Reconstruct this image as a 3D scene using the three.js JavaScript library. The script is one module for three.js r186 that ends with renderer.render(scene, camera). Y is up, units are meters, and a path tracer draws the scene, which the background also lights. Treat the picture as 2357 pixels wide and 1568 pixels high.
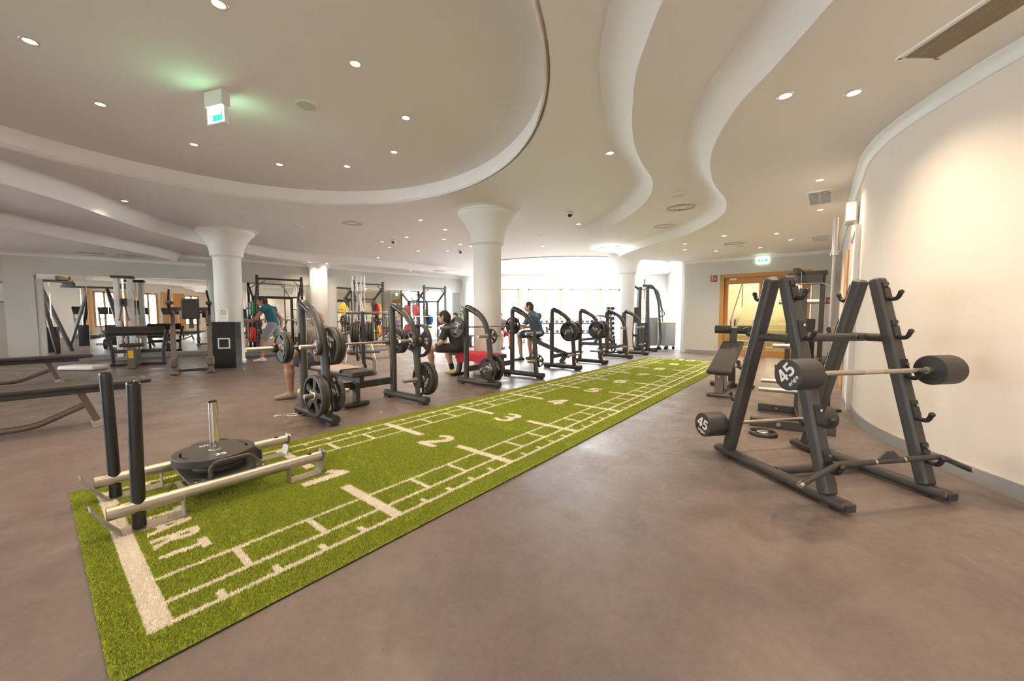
import * as THREE from 'three';
import { RoundedBoxGeometry } from 'three/addons/geometries/RoundedBoxGeometry.js';
import { TextGeometry } from 'three/addons/geometries/TextGeometry.js';
import { FontLoader } from 'three/addons/loaders/FontLoader.js';
import { MarchingCubes } from 'three/addons/objects/MarchingCubes.js';
import { mergeGeometries, mergeVertices } from 'three/addons/utils/BufferGeometryUtils.js';
import { RectAreaLightUniformsLib } from 'three/addons/lights/RectAreaLightUniformsLib.js';

// ---------------------------------------------------------------- camera, sky, exposure
const scene = new THREE.Scene();
const camera = new THREE.PerspectiveCamera(82.97, 2357 / 1568, 0.05, 200);
camera.position.set(0, 1.1117, 0);
camera.rotation.set(-0.0632, 0, 0);
const SKY = 15;
scene.background = new THREE.Color(0.89, 0.94, 1.0);
scene.backgroundIntensity = SKY;
const renderer = new THREE.WebGLRenderer({ antialias: true });
renderer.toneMapping = THREE.LinearToneMapping;
renderer.toneMappingExposure = 1.88;
renderer.shadowMap.enabled = true;
RectAreaLightUniformsLib.init();
const LAMP = 5;                                        // candela of one downlight
const LAMP_COLOR = new THREE.Color(1.0, 0.79, 0.57);

// ---------------------------------------------------------------- helpers
const V3 = (x, y, z) => new THREE.Vector3(x, y, z);
let seed = 12345;
const rnd = () => { seed = (seed * 1664525 + 1013904223) >>> 0; return seed / 4294967296; };
const rr = (a, b) => a + (b - a) * rnd();
const taken = new Map();
function numbered(n) { const k = taken.get(n) || 0; taken.set(n, k + 1); return k ? n + '_' + String(k).padStart(3, '0') : n; }
function place(g, x = 0, y = 0, z = 0, rx = 0, ry = 0, rz = 0) {
  const m = new THREE.Matrix4().makeRotationFromEuler(new THREE.Euler(rx, ry, rz)); m.setPosition(x, y, z); g.applyMatrix4(m); return g;
}
const box = (w, h, d, x = 0, y = 0, z = 0, rx = 0, ry = 0, rz = 0) => place(new THREE.BoxGeometry(w, h, d), x, y, z, rx, ry, rz);
const rbox = (w, h, d, x = 0, y = 0, z = 0, r = 0.01, rx = 0, ry = 0, rz = 0) => place(new RoundedBoxGeometry(w, h, d, 2, Math.min(r, w / 2.01, h / 2.01, d / 2.01)), x, y, z, rx, ry, rz);
function span(g, a, b) {                                // turn a y-aligned unit geometry onto a..b
  const p = V3(...a), q = V3(...b), d = q.clone().sub(p);
  const m = new THREE.Matrix4().makeRotationFromQuaternion(new THREE.Quaternion().setFromUnitVectors(V3(0, 1, 0), d.clone().normalize()));
  m.setPosition(p.add(q).multiplyScalar(0.5)); g.applyMatrix4(m); return g;
}
const len = (a, b) => Math.hypot(a[0] - b[0], a[1] - b[1], a[2] - b[2]);
const cyl = (a, b, r, r2 = r, seg = 14) => span(new THREE.CylinderGeometry(r2, r, len(a, b), seg), a, b);
function bar(a, b, w, d, r = 0.006) {                   // rectangular tube from a to b: w across (horizontal), d in the remaining direction
  const p = V3(...a), q = V3(...b), dir = q.clone().sub(p), L = dir.length(); dir.normalize();
  const side = Math.abs(dir.y) > 0.999 ? V3(1, 0, 0) : V3(dir.z, 0, -dir.x).normalize(), up = V3().crossVectors(side, dir).negate();
  const g = r > 0 ? new RoundedBoxGeometry(w, L, d, 1, r) : new THREE.BoxGeometry(w, L, d);
  const m = new THREE.Matrix4().makeBasis(side, dir, V3().crossVectors(side, dir)); m.setPosition(p.add(q).multiplyScalar(0.5));
  g.applyMatrix4(m); return g;
}
function bent(pts, rad = 0.05) {                        // polyline with rounded corners
  const P = pts.map((p) => V3(...p)), path = new THREE.CurvePath(); let last = P[0];
  for (let i = 1; i < P.length - 1; i++) {
    const a = P[i - 1].clone().sub(P[i]), b = P[i + 1].clone().sub(P[i]), r = Math.min(rad, a.length() * 0.49, b.length() * 0.49);
    const s = P[i].clone().add(a.normalize().multiplyScalar(r)), e = P[i].clone().add(b.normalize().multiplyScalar(r));
    if (s.distanceTo(last) > 1e-4) path.add(new THREE.LineCurve3(last, s));
    path.add(new THREE.QuadraticBezierCurve3(s, P[i].clone(), e)); last = e;
  }
  path.add(new THREE.LineCurve3(last, P[P.length - 1])); return path;
}
function capEnds(curve, r, out) { for (const t of [0, 1]) { const p = curve.getPoint(t); out.push(place(new THREE.SphereGeometry(r, 8, 6), p.x, p.y, p.z)); } return out; }
const tube = (pts, r, rad = 0.05, seg = 10, n = 0) => { const c = bent(pts, rad); return new THREE.TubeGeometry(c, n || Math.max(6, pts.length * 7), r, seg, false); };
const smooth = (pts, r, seg = 10, n = 40, closed = false) => new THREE.TubeGeometry(new THREE.CatmullRomCurve3(pts.map((p) => V3(...p)), closed), n, r, seg, closed);
const lathe = (pts, seg = 32) => new THREE.LatheGeometry(pts.map((p) => new THREE.Vector2(...p)), seg);
function poly(pts, depth, bevel = 0, holes = []) {      // outline in x,y extruded along z from 0
  const s = new THREE.Shape(pts.map((p) => new THREE.Vector2(...p)));
  for (const h of holes) s.holes.push(new THREE.Path(h.map((p) => new THREE.Vector2(...p))));
  return new THREE.ExtrudeGeometry(s, { depth, bevelEnabled: bevel > 0, bevelSize: bevel, bevelThickness: bevel, bevelSegments: 2, curveSegments: 10 });
}
function merged(gs) {
  const list = gs.flat().map((g) => { const n = g.index ? g.toNonIndexed() : g; for (const k of Object.keys(n.attributes)) if (!['position', 'normal', 'uv'].includes(k)) n.deleteAttribute(k); return n; });
  return list.length === 1 ? list[0] : mergeGeometries(list);
}
function mesh(name, gs, m, parent, label) {             // one named part
  const o = new THREE.Mesh(Array.isArray(gs) ? merged(gs) : gs, m); o.name = parent === scene ? numbered(name) : name; o.castShadow = o.receiveShadow = true; parent.add(o);
  if (label) o.userData.label = label; return o;
}
function thing(name, label, category, [x, y, z] = [0, 0, 0], turn = 0, group) {
  const o = new THREE.Group(); o.name = numbered(name); scene.add(o); o.position.set(x, y, z); o.rotation.y = turn;
  o.userData = { label, category }; if (group) o.userData.group = group; return o;
}
function tag(o, label, category, group) { Object.assign(o.userData, { label, category }); if (group) o.userData.group = group; return o; }
function struct(name, gs, m, label) { const o = mesh(name, gs, m, scene); o.userData.kind = 'structure'; o.userData.label = label; o.userData.category = name.split('_')[0]; return o; }
function copyOf(o, [x, y, z], turn, label, group) {
  const c = o.clone(); c.name = numbered(o.name.replace(/_\d{3}$/, '')); c.userData = { ...o.userData }; scene.add(c); c.position.set(x, y, z); c.rotation.set(0, turn, 0);
  if (label) c.userData.label = label; if (group) c.userData.group = group; return c;
}
// the row of machines follows the turf: u runs along it, v across it
const ANG = 0.6766, UD = [Math.sin(ANG), -Math.cos(ANG)], VD = [-Math.cos(ANG), -Math.sin(ANG)], ROW = Math.PI / 2 - ANG;
const uv = (u, v, y = 0) => [-1.2544 + u * UD[0] + v * VD[0], y, -1.2884 + u * UD[1] + v * VD[1]];
const slab = (pts, y0, y1, holes = []) => place(poly(pts.map(([x, z]) => [x, -z]), y1 - y0, 0, holes.map((h) => h.map(([x, z]) => [x, -z]))), 0, y0, 0, -Math.PI / 2);
const spline = (pts, n) => new THREE.CatmullRomCurve3(pts.map(([x, z]) => V3(x, 0, z)), false, 'centripetal').getPoints(n).map((p) => [p.x, p.z]);
function normals2(pts) { return pts.map((p, i) => { const a = pts[Math.max(0, i - 1)], b = pts[Math.min(pts.length - 1, i + 1)], dx = b[0] - a[0], dz = b[1] - a[1], l = Math.hypot(dx, dz) || 1; return [dz / l, -dx / l]; }); }
function ribbon(pts, off0, off1) { const n = normals2(pts); return [...pts.map((p, i) => [p[0] + n[i][0] * off0, p[1] + n[i][1] * off0]), ...pts.map((p, i) => [p[0] + n[i][0] * off1, p[1] + n[i][1] * off1]).reverse()]; }
function sweep(pts, prof) {                             // profile [offset along the plan normal, y] swept along a plan polyline
  const n = normals2(pts), pos = [], uvs = [], idx = []; let L = 0;
  pts.forEach((p, i) => { if (i) L += Math.hypot(p[0] - pts[i - 1][0], p[1] - pts[i - 1][1]); prof.forEach(([o, y], j) => { pos.push(p[0] + n[i][0] * o, y, p[1] + n[i][1] * o); uvs.push(L, j * 0.05); }); });
  const m = prof.length;
  for (let i = 0; i < pts.length - 1; i++) for (let j = 0; j < m - 1; j++) { const a = i * m + j; idx.push(a, a + 1, a + m, a + 1, a + m + 1, a + m); }
  const g = new THREE.BufferGeometry(); g.setAttribute('position', new THREE.Float32BufferAttribute(pos, 3)); g.setAttribute('uv', new THREE.Float32BufferAttribute(uvs, 2)); g.setIndex(idx); g.computeVertexNormals(); return g;
}

// ---------------------------------------------------------------- textures and materials
function noiseTex(n, fn, srgb) {
  const d = new Uint8Array(n * n * 4);
  for (let y = 0; y < n; y++) for (let x = 0; x < n; x++) { const c = fn(x, y); d.set([c[0], c[1], c[2], 255], (y * n + x) * 4); }
  const t = new THREE.DataTexture(d, n, n); t.wrapS = t.wrapT = THREE.RepeatWrapping; t.magFilter = THREE.LinearFilter; if (srgb) t.colorSpace = THREE.SRGBColorSpace; t.needsUpdate = true; return t;
}
function valueNoise(n, cells) {                         // tileable smooth noise
  const g = Array.from({ length: cells * cells }, rnd), s = (t) => t * t * (3 - 2 * t);
  return (x, y) => { const fx = (x / n) * cells, fy = (y / n) * cells, i = Math.floor(fx), j = Math.floor(fy), a = s(fx - i), b = s(fy - j), at = (p, q) => g[((q + cells) % cells) * cells + ((p + cells) % cells)];
    return (at(i, j) * (1 - a) + at(i + 1, j) * a) * (1 - b) + (at(i, j + 1) * (1 - a) + at(i + 1, j + 1) * a) * b; };
}
const n8 = valueNoise(1024, 8), n32 = valueNoise(1024, 32), n128 = valueNoise(1024, 128), n20 = valueNoise(1024, 20);
const floorTex = noiseTex(1024, (x, y) => { const k = 0.80 + 0.10 * n8(x, y) + 0.07 * n32(x, y) + 0.05 * n128(x, y) + (rnd() - 0.5) * 0.075 + (rnd() > 0.9985 ? -0.18 : 0); return [115 * k, 101 * k, 95 * k]; }, true);
floorTex.repeat.set(0.42, 0.42);
const floorRough = noiseTex(1024, (x, y) => { const k = 74 + 46 * n20(x, y) + 30 * n128(x, y); return [k, k, k]; }); floorRough.repeat.set(0.31, 0.31);
const fineTex = noiseTex(512, () => { const k = 110 + 60 * rnd(); return [k, k, k]; });
const plasterTex = noiseTex(1024, (x, y) => { const k = 90 + 90 * n32(x, y) + 50 * n128(x, y); return [k, k, k]; }); plasterTex.repeat.set(0.5, 0.5);
const std = (o) => new THREE.MeshStandardMaterial(o), phy = (o) => new THREE.MeshPhysicalMaterial(o);
const lin = (r, g, b) => new THREE.Color().setRGB(r, g, b);
const fineRep = (s) => { const t = fineTex.clone(); t.repeat.set(s, s); t.needsUpdate = true; return t; };
const M = {
  floor: std({ map: floorTex, roughnessMap: floorRough, roughness: 1.0, bumpMap: fineRep(3), bumpScale: 0.0004 }),
  ceiling: std({ color: lin(0.84, 0.80, 0.785), roughness: 0.9, bumpMap: plasterTex, bumpScale: 0.002 }),
  wall: std({ color: lin(0.73, 0.645, 0.555), roughness: 0.85, bumpMap: plasterTex, bumpScale: 0.002 }),
  wallGrey: std({ color: lin(0.58, 0.565, 0.52), roughness: 0.85, bumpMap: plasterTex, bumpScale: 0.002 }),
  white: std({ color: lin(0.82, 0.81, 0.78), roughness: 0.6 }),
  column: std({ color: lin(0.80, 0.785, 0.745), roughness: 0.8, bumpMap: plasterTex, bumpScale: 0.001 }),
  skirt: std({ color: lin(0.29, 0.28, 0.27), roughness: 0.5 }),
  mirror: std({ color: lin(0.86, 0.88, 0.86), roughness: 0.0, metalness: 1 }),
  glass: phy({ color: lin(0.96, 0.98, 0.97), roughness: 0, transmission: 1, thickness: 0, ior: 1.45 }),
  wood: std({ color: lin(0.52, 0.25, 0.07), roughness: 0.45 }),
  black: std({ color: lin(0.046, 0.040, 0.035), roughness: 0.42, bumpMap: fineRep(8), bumpScale: 0.0006 }),
  blackGloss: std({ color: lin(0.02, 0.02, 0.02), roughness: 0.22 }),
  rubber: std({ color: lin(0.038, 0.033, 0.029), roughness: 0.5, bumpMap: fineRep(6), bumpScale: 0.0004 }),
  pad: std({ color: lin(0.036, 0.031, 0.028), roughness: 0.52, bumpMap: fineRep(10), bumpScale: 0.0008 }),
  bronze: std({ color: lin(0.145, 0.115, 0.09), roughness: 0.42, metalness: 0.35 }),
  steel: std({ color: lin(0.54, 0.49, 0.43), roughness: 0.33, metalness: 1 }),
  brushed: std({ color: lin(0.42, 0.375, 0.32), roughness: 0.42, metalness: 0.9 }),
  chrome: std({ color: lin(0.80, 0.78, 0.74), roughness: 0.1, metalness: 1 }),
  print: std({ color: lin(0.75, 0.72, 0.68), roughness: 0.6 }),
  lampRing: std({ color: lin(0.7, 0.68, 0.64), roughness: 0.35, metalness: 0.6 }),
  lampGlow: std({ color: lin(0.9, 0.85, 0.75), emissive: LAMP_COLOR, emissiveIntensity: 9, roughness: 0.5 }),
  dark: std({ color: lin(0.015, 0.014, 0.013), roughness: 0.8 }),
  plastic: std({ color: lin(0.70, 0.68, 0.64), roughness: 0.5 }),
};
const font = await new FontLoader().loadAsync('fonts/droid/droid_sans_bold.typeface.json');
function text(s, size, depth = 0.0015) { const g = new TextGeometry(s, { font, size, depth, curveSegments: 3, bevelEnabled: false }); g.computeBoundingBox(); const b = g.boundingBox; g.translate(-(b.min.x + b.max.x) / 2, -(b.min.y + b.max.y) / 2, 0); return g; }

// ---------------------------------------------------------------- the room
const L3 = 3.33, L2 = 3.07, L1L = 2.83, L0L = 2.62, L1R = 2.91, L0R = 2.76, TOP = 3.7;
// plan outlines
const leftWall = [[-13.2, 5.6], [-13.2, -7.2], [-11.85, -9.05], [-10.75, -9.8], [-9.44, -10.72], [-8.8, -11.2], [-8.1, -11.78], [-7.33, -12.45], [-6.45, -13.32], [-5.5, -14.3], [-3.9, -15.75], [-2.1, -17.5], [-1.6, -18.3]];
const rightWall = spline([[3.7, 5.6], [3.35, 2.5], [3.08, 0], [3.02, -1.2], [3.05, -2.0], [3.1, -2.5], [3.2, -3.0], [3.36, -3.5], [3.62, -3.98], [3.95, -4.42], [4.53, -5.15], [5.91, -6.88], [6.96, -8.2], [8.12, -9.6]], 70);
const BW0 = [5.14, -11.85], BWD = [0.7961, 0.6052], BWN = [-0.6052, 0.7961], BWA = Math.atan2(-BWD[1], BWD[0]);
const bw = (s, y = 0, out = 0) => [BW0[0] + BWD[0] * s + BWN[0] * out, y, BW0[1] + BWD[1] * s + BWN[1] * out];

struct('floor', (() => { const g = new THREE.PlaneGeometry(26, 27, 1, 1); place(g, -3, 0, -7, -Math.PI / 2); const t = box(26, 0.2, 27, -3, -0.101, -7); const p = g.attributes.position, u = g.attributes.uv; for (let i = 0; i < p.count; i++) u.setXY(i, p.getX(i), p.getZ(i)); return [g, t]; })(), M.floor, 'grey brown rubber sports floor with fine speckle');

// ceiling: four levels of plaster, each step with a hollow cove
const ell = (cx, cz, rx, rz, n = 72) => Array.from({ length: n }, (_, i) => [cx + rx * Math.cos((i / n) * 2 * Math.PI), cz + rz * Math.sin((i / n) * 2 * Math.PI)]);
const oval = ell(-2.88, -3.58, 3.18, 3.39, 120), ovalLip = ell(-2.88, -3.58, 3.205, 3.415, 120), skyOval = ell(2.4, -15.2, 3.7, 2.5, 64);
const outer = [[-14, 6.2], [-14, -19.5], [9.5, -19.5], [9.5, 6.2]];
const uvMetres = (g) => { const p = g.attributes.position, u = g.attributes.uv; for (let i = 0; i < p.count; i++) u.setXY(i, p.getX(i), p.getZ(i)); return g; };
const cove = (r, y0, y1) => [[0, 0], [0.12, 0.22], [0.26, 0.44], [0.41, 0.64], [0.55, 0.79], [0.68, 0.885], [0.82, 0.95], [0.96, 0.985], [1.12, 1]].map(([a, b]) => [r * a, y0 + (y1 - y0) * b]);
const closed = (pts) => [...pts, pts[0], pts[1]];
struct('ceiling', [uvMetres(slab(outer, L3, TOP, [skyOval]))], M.ceiling, 'raised plaster ceiling inside the large round recess');
const mainCeil = struct('ceiling', [uvMetres(slab(outer, L2, L3 - 0.002, [ovalLip, skyOval]))], M.ceiling, 'main plaster ceiling carried by the flared columns');
const ovalCove = mesh('cove', sweep(closed(oval.slice().reverse()), [[0.026, L2], [0.012, L2 + 0.004], [0.004, L2 + 0.014], ...cove(-0.25, L2 + 0.022, L3 - 0.003)]), M.ceiling, mainCeil, 'hollow cove round the recess');
const E2L = spline([[-6.2, 6.2], [-6.35, 2], [-6.45, -1], [-6.5, -3.2], [-6.6, -5.0], [-6.75, -5.95], [-7.02, -6.85], [-7.3, -7.8], [-7.38, -8.56], [-7.42, -9.4], [-7.36, -10.5], [-7.0, -11.5], [-6.38, -12.16], [-5.24, -13.08], [-4.25, -13.9], [-2.9, -15.35], [-1.66, -16.75], [-0.6, -18.2]], 110);
const l1l = struct('ceiling', [uvMetres(slab([...E2L, [-0.6, -19.4], [-13.9, -19.4], [-13.9, 6.1]], L1L, L2 - 0.002))], M.ceiling, 'lowered plaster ceiling band along the mirror wall');
mesh('cove', sweep(E2L, cove(-0.2, L1L, L2 - 0.003)), M.ceiling, l1l, 'hollow cove along the band');
const E1L = spline([[-8.1, 6.0], [-8.3, 0], [-8.45, -4], [-8.58, -6.5], [-8.7, -7.26], [-8.8, -8.08], [-8.9, -9.05], [-9.02, -9.9], [-9.35, -10.9]], 60);
const l0l = struct('ceiling', [uvMetres(slab([...E1L, [-13.8, -10.9], [-13.8, 6.0]], L0L, L1L - 0.002))], M.ceiling, 'lowest plaster ceiling over the mirror corner');
mesh('cove', sweep(E1L, cove(-0.17, L0L, L1L - 0.003)), M.ceiling, l0l, 'hollow cove along the lowest band');
const E2R = spline([[1.9, 6.1], [1.35, 3], [1.0, 0.8], [0.87, -1], [0.86, -2.31], [0.88, -2.63], [0.92, -2.97], [1.03, -3.41], [1.13, -3.75], [1.34, -4.29], [1.61, -4.8], [1.81, -5.13], [1.97, -5.52], [2.09, -6.09], [2.11, -6.9], [1.96, -7.85], [1.80, -8.54], [1.71, -9.27], [1.9, -10.06], [2.3, -10.75], [2.85, -11.2], [3.3, -11.38]], 130);
const l1r = struct('ceiling', [uvMetres(slab([...E2R, [3.98, -11.55], [5.1, -11.9], [9.3, -11.9], [9.3, 6.1]], L1R, L2 - 0.002))], M.ceiling, 'winding lowered ceiling band with a rounded tip');
mesh('cove', sweep(E2R, cove(0.24, L1R, L2 - 0.003)), M.ceiling, l1r, 'hollow cove along the winding band');
const E1R = spline([[2.4, 6.0], [2.05, 3], [1.8, 0.5], [1.7, -1], [1.68, -2.12], [1.70, -2.31], [1.74, -2.69], [1.76, -3.05], [1.86, -3.53], [2.04, -4.06], [2.24, -4.46], [2.55, -4.96], [2.96, -5.48], [3.19, -5.84], [3.43, -6.4], [3.54, -7.2], [3.52, -8.08], [3.25, -8.9], [3.07, -9.76], [2.98, -10.3], [3.02, -10.85], [3.3, -11.23]], 130);
const l0r = struct('ceiling', [uvMetres(slab([...E1R, [3.98, -11.49], [5.14, -11.85], [9.2, -11.85], [9.2, 6.0]], L0R, L1R - 0.002))], M.ceiling, 'lowest plaster ceiling beside the curved wall');
mesh('cove', sweep(E1R, cove(0.22, L0R, L1R - 0.003)), M.ceiling, l0r, 'hollow cove along the lowest right band');

// walls
const wallUV = (pts, off0, off1, y0, y1) => { const g = slab(ribbon(pts, off0, off1), y0, y1); const p = g.attributes.position, u = g.attributes.uv; for (let i = 0; i < p.count; i++) u.setXY(i, p.getX(i) * 0.8 + p.getZ(i) * 0.6, p.getY(i)); return g; };
struct('wall_left', [wallUV(leftWall.slice(1), 0, 0.3, 0, TOP)], M.wallGrey, 'long grey wall carrying the mirrors');
struct('wall_right', [wallUV(rightWall, 0, -0.3, 0, TOP)], M.wall, 'warm white wall that bulges in a curve');
const DOOR0 = 1.09, DOOR1 = 3.18, DOORH = 2.3;
const bwBox = (s0, s1, y0, y1, o0, o1) => { const p = bw((s0 + s1) / 2, (y0 + y1) / 2, (o0 + o1) / 2); return box(s1 - s0, y1 - y0, Math.abs(o1 - o0), p[0], p[1], p[2], 0, BWA, 0); };
struct('wall_back', [bwBox(0.2, DOOR0, 0, TOP, -0.3, 0), bwBox(DOOR1, 4.3, 0, TOP, -0.3, 0), bwBox(DOOR0, DOOR1, DOORH, TOP, -0.3, 0),
  wallUV([bw(0.25, 0, 0), bw(0.12, 0, -0.02), bw(0.03, 0, -0.08), bw(0, 0, -0.18), bw(0.05, 0, -0.5), [6.2, 0, -14], [7.4, 0, -18.6]].map((p) => [p[0], p[2]]), 0, -0.25, 0, TOP)], M.wallGrey, 'grey wall round the timber glass door, its end rounded');
// cornices and skirtings
const cornice = (y) => [[0, y - 0.085], [0.018, y - 0.085], [0.022, y - 0.05], [0.05, y - 0.02], [0.075, y - 0.012], [0.075, y - 0.001]];
const flip = (pr) => pr.map(([o, y]) => [-o, y]);
const rwVisible = rightWall.slice(8);
struct('trim_1', [sweep(rwVisible, cornice(L0R))], M.white, 'white plaster cornice along the curved wall');
const bwLine = [bw(0.1, 0, 0), bw(2, 0, 0), bw(3.74, 0, 0)].map((p) => [p[0], p[2]]);
struct('trim_2', [sweep(bwLine, flip(cornice(L0R)))], M.white, 'white cornice over the timber glass door');
struct('trim_3', [sweep(leftWall.slice(1, 6), flip(cornice(L0L)))], M.white, 'white cornice over the first mirrors');
struct('trim_4', [sweep(leftWall.slice(4), flip(cornice(L1L)))], M.white, 'white cornice over the far mirrors');
struct('baseboard_right', [wallUV(rwVisible, 0, 0.014, 0, 0.1)], M.skirt, 'grey skirting along the curved wall');
struct('baseboard_back', [bwBox(0.2, DOOR0 - 0.02, 0, 0.1, 0, 0.014), bwBox(DOOR1 + 0.02, 3.74, 0, 0.1, 0, 0.014)], M.skirt, 'grey skirting beside the timber door');
struct('baseboard_left', [wallUV(leftWall.slice(1), 0, -0.014, 0, 0.1)], M.skirt, 'grey skirting below the mirrors');
// far end: windows to the terrace
const wz = -18.35;
const farWins = [[-1.25, 0.35], [0.75, 2.35], [2.75, 4.25], [4.6, 6.3]];
{
  const gs = [box(10, 0.95, 0.3, 3, 0.475, wz - 0.15), box(10, 1.3, 0.3, 3, 3.05, wz - 0.15)]; let x = -2;
  for (const [a, b] of [...farWins, [8, 8]]) { gs.push(box(a - x, 1.45, 0.3, (a + x) / 2, 1.675, wz - 0.15)); x = b; }
  struct('wall_far', gs, M.white, 'bright white end wall with the terrace windows');
  farWins.forEach(([a, b], i) => {
    const w = struct('window_' + (i + 1), [box(b - a, 0.06, 0.1, (a + b) / 2, 0.98, wz - 0.1), box(b - a, 0.06, 0.1, (a + b) / 2, 2.37, wz - 0.1), box(0.06, 1.45, 0.1, a + 0.03, 1.675, wz - 0.1), box(0.06, 1.45, 0.1, b - 0.03, 1.675, wz - 0.1), box(0.07, 1.45, 0.08, (a + b) / 2, 1.675, wz - 0.1)], M.wood, 'timber framed terrace window');
    mesh('pane', [box((b - a) / 2 - 0.09, 1.33, 0.006, a + (b - a) / 4 + 0.01, 1.675, wz - 0.1)], M.glass, w); mesh('pane', [box((b - a) / 2 - 0.09, 1.33, 0.006, b - (b - a) / 4 - 0.01, 1.675, wz - 0.1)], M.glass, w);
  });
}
const sl = struct('window_5', [sweep(closed(skyOval), [[0.0, L2 - 0.03], [-0.05, L2 - 0.03], [-0.05, L2 + 0.01], [0, L2 + 0.01]])], M.white, 'oval roof light above the far end');
mesh('pane', [slab(ell(2.4, -15.2, 3.74, 2.54, 64), TOP + 0.001, TOP + 0.007)], M.glass, sl);
// rear side of the hall, seen in the mirrors
const rearWins = [[-4.15, -3.15], [-2.15, -1.15], [-0.15, 0.85], [1.65, 2.65]];
{
  const gs = [box(18, 0.5, 0.3, -4.8, 0.25, 5.75), box(18, 1.2, 0.3, -4.8, 3.1, 5.75)]; let x = -13.8;
  for (const [a, b] of [...rearWins, [4.2, 4.2]]) { gs.push(box(a - x, 2.0, 0.3, (a + x) / 2, 1.5, 5.75)); x = b; }
  struct('wall_rear', gs, M.wall, 'wall with tall timber windows behind the treadmills');
  rearWins.forEach(([a, b], i) => {
    const w = struct('window_' + (6 + i), [box(b - a, 0.09, 0.12, (a + b) / 2, 0.545, 5.7), box(b - a, 0.09, 0.12, (a + b) / 2, 2.455, 5.7), box(0.12, 2.0, 0.14, a + 0.06, 1.5, 5.7), box(0.12, 2.0, 0.14, b - 0.06, 1.5, 5.7), box(0.1, 2.0, 0.12, (a + b) / 2, 1.5, 5.7)], M.wood, 'tall window in orange timber');
    mesh('pane', [box((b - a) / 2 - 0.15, 1.82, 0.006, a + (b - a) / 4 + 0.02, 1.5, 5.72)], M.glass, w); mesh('pane', [box((b - a) / 2 - 0.15, 1.82, 0.006, b - (b - a) / 4 - 0.02, 1.5, 5.72)], M.glass, w);
  });
}
for (const x of [-4.65, -2.65, -0.65, 1.25]) tag(mesh('timber_post', [rbox(0.7, 2.6, 0.12, x, 1.3, 5.5, 0.01)], M.wood, scene), 'orange timber post between the tall rear windows', 'post', 'timber posts of the rear windows');
const sideWins = [[-6.4, -4.0], [-3.4, -1.0], [-0.4, 2.0], [2.6, 5.0]];
{
  const gs = [box(0.3, 0.5, 13.3, -13.35, 0.25, -0.7), box(0.3, 1.2, 13.3, -13.35, 3.1, -0.7)]; let z = -7.35;
  for (const [a, b] of [...sideWins, [5.95, 5.95]]) { gs.push(box(0.3, 2.0, a - z, -13.35, 1.5, (a + z) / 2)); z = b; }
  struct('wall_side', gs, M.wall, 'side wall with tall timber windows beside the cable stations');
  sideWins.forEach(([a, b], i) => {
    const w = struct('window_' + (10 + i), [box(0.12, 0.09, b - a, -13.3, 0.545, (a + b) / 2), box(0.12, 0.09, b - a, -13.3, 2.455, (a + b) / 2), box(0.14, 2.0, 0.1, -13.3, 1.5, a + 0.05), box(0.14, 2.0, 0.1, -13.3, 1.5, b - 0.05), box(0.12, 2.0, 0.1, -13.3, 1.5, (a + b) / 2)], M.wood, 'tall timber side window');
    mesh('pane', [box(0.006, 1.82, (b - a) / 2 - 0.15, -13.3, 1.5, a + (b - a) / 4 + 0.025)], M.glass, w); mesh('pane', [box(0.006, 1.82, (b - a) / 2 - 0.15, -13.3, 1.5, b - (b - a) / 4 - 0.025)], M.glass, w);
  });
}
tag(mesh('terrace_ground', [box(14, 0.2, 30, -21, -0.25, -5)], std({ color: lin(0.55, 0.53, 0.46), roughness: 0.9 }), scene), 'pale paving outside the side windows', 'ground').userData.kind = 'structure';
tag(mesh('terrace_ground', [box(60, 0.2, 14, 0, -0.25, 13)], std({ color: lin(0.55, 0.53, 0.46), roughness: 0.9 }), scene), 'pale paving outside the tall rear windows', 'ground').userData.kind = 'structure';
tag(mesh('terrace_ground', [box(60, 0.2, 20, 0, -0.25, -28.7)], std({ color: lin(0.72, 0.70, 0.67), roughness: 0.9 }), scene), 'pale paved terrace beyond the far windows', 'ground').userData.kind = 'structure';

// columns
function columnAt(x, z, top, label, r = 0.265) {
  const o = thing('column', label, 'column', [x, 0, z], 0, 'flared columns'); o.userData.kind = 'structure';
  mesh('shaft', [lathe([[r, 0], [r, 2.45]], 40)], M.column, o);
  mesh('plinth', [lathe([[0, 0], [r + 0.02, 0], [r + 0.02, 0.1], [r, 0.115]], 40)], M.column, o);
  const h = top - 2.44, P = [[r, 2.42], [r + 0.012, 2.43], [r + 0.018, 2.455], [r + 0.045, 2.46]];
  for (let i = 0; i <= 12; i++) { const t = i / 12; P.push([r + 0.05 + 0.22 * Math.pow(t, 2.2), 2.46 + (h - 0.12) * t]); }
  P.push([r + 0.285, top - 0.085], [r + 0.285, top - 0.05], [r + 0.25, top - 0.04], [r + 0.3, top - 0.015], [r + 0.38, top + 0.001]);
  mesh('capital', [lathe(P, 48)], M.column, o, 'bell shaped capital');
  return o;
}
columnAt(-6.5, -8.88, L2, 'white flared column behind the black bin');
columnAt(-0.47, -7.4, L2, 'white flared column beside the man on the red towel');
columnAt(3.63, -12.35, L2, 'white flared column in front of the bright windows');
for (const [x, z, l] of [[-6.45, -12.95, 'half round pilaster between the mirrors lit by two downlights'], [-1.9, -17.1, 'half round pilaster at the far end of the mirrors']]) {
  const o = thing('pilaster', l, 'column', [x, 0, z]); o.userData.kind = 'structure'; mesh('shaft', [lathe([[0.27, 0], [0.27, L1L + 0.1]], 36)], M.column, o); mesh('capital', [lathe([[0.27, L1L - 0.2], [0.3, L1L - 0.12], [0.36, L1L - 0.03], [0.38, L1L + 0.1]], 36)], M.column, o);
}
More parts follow.
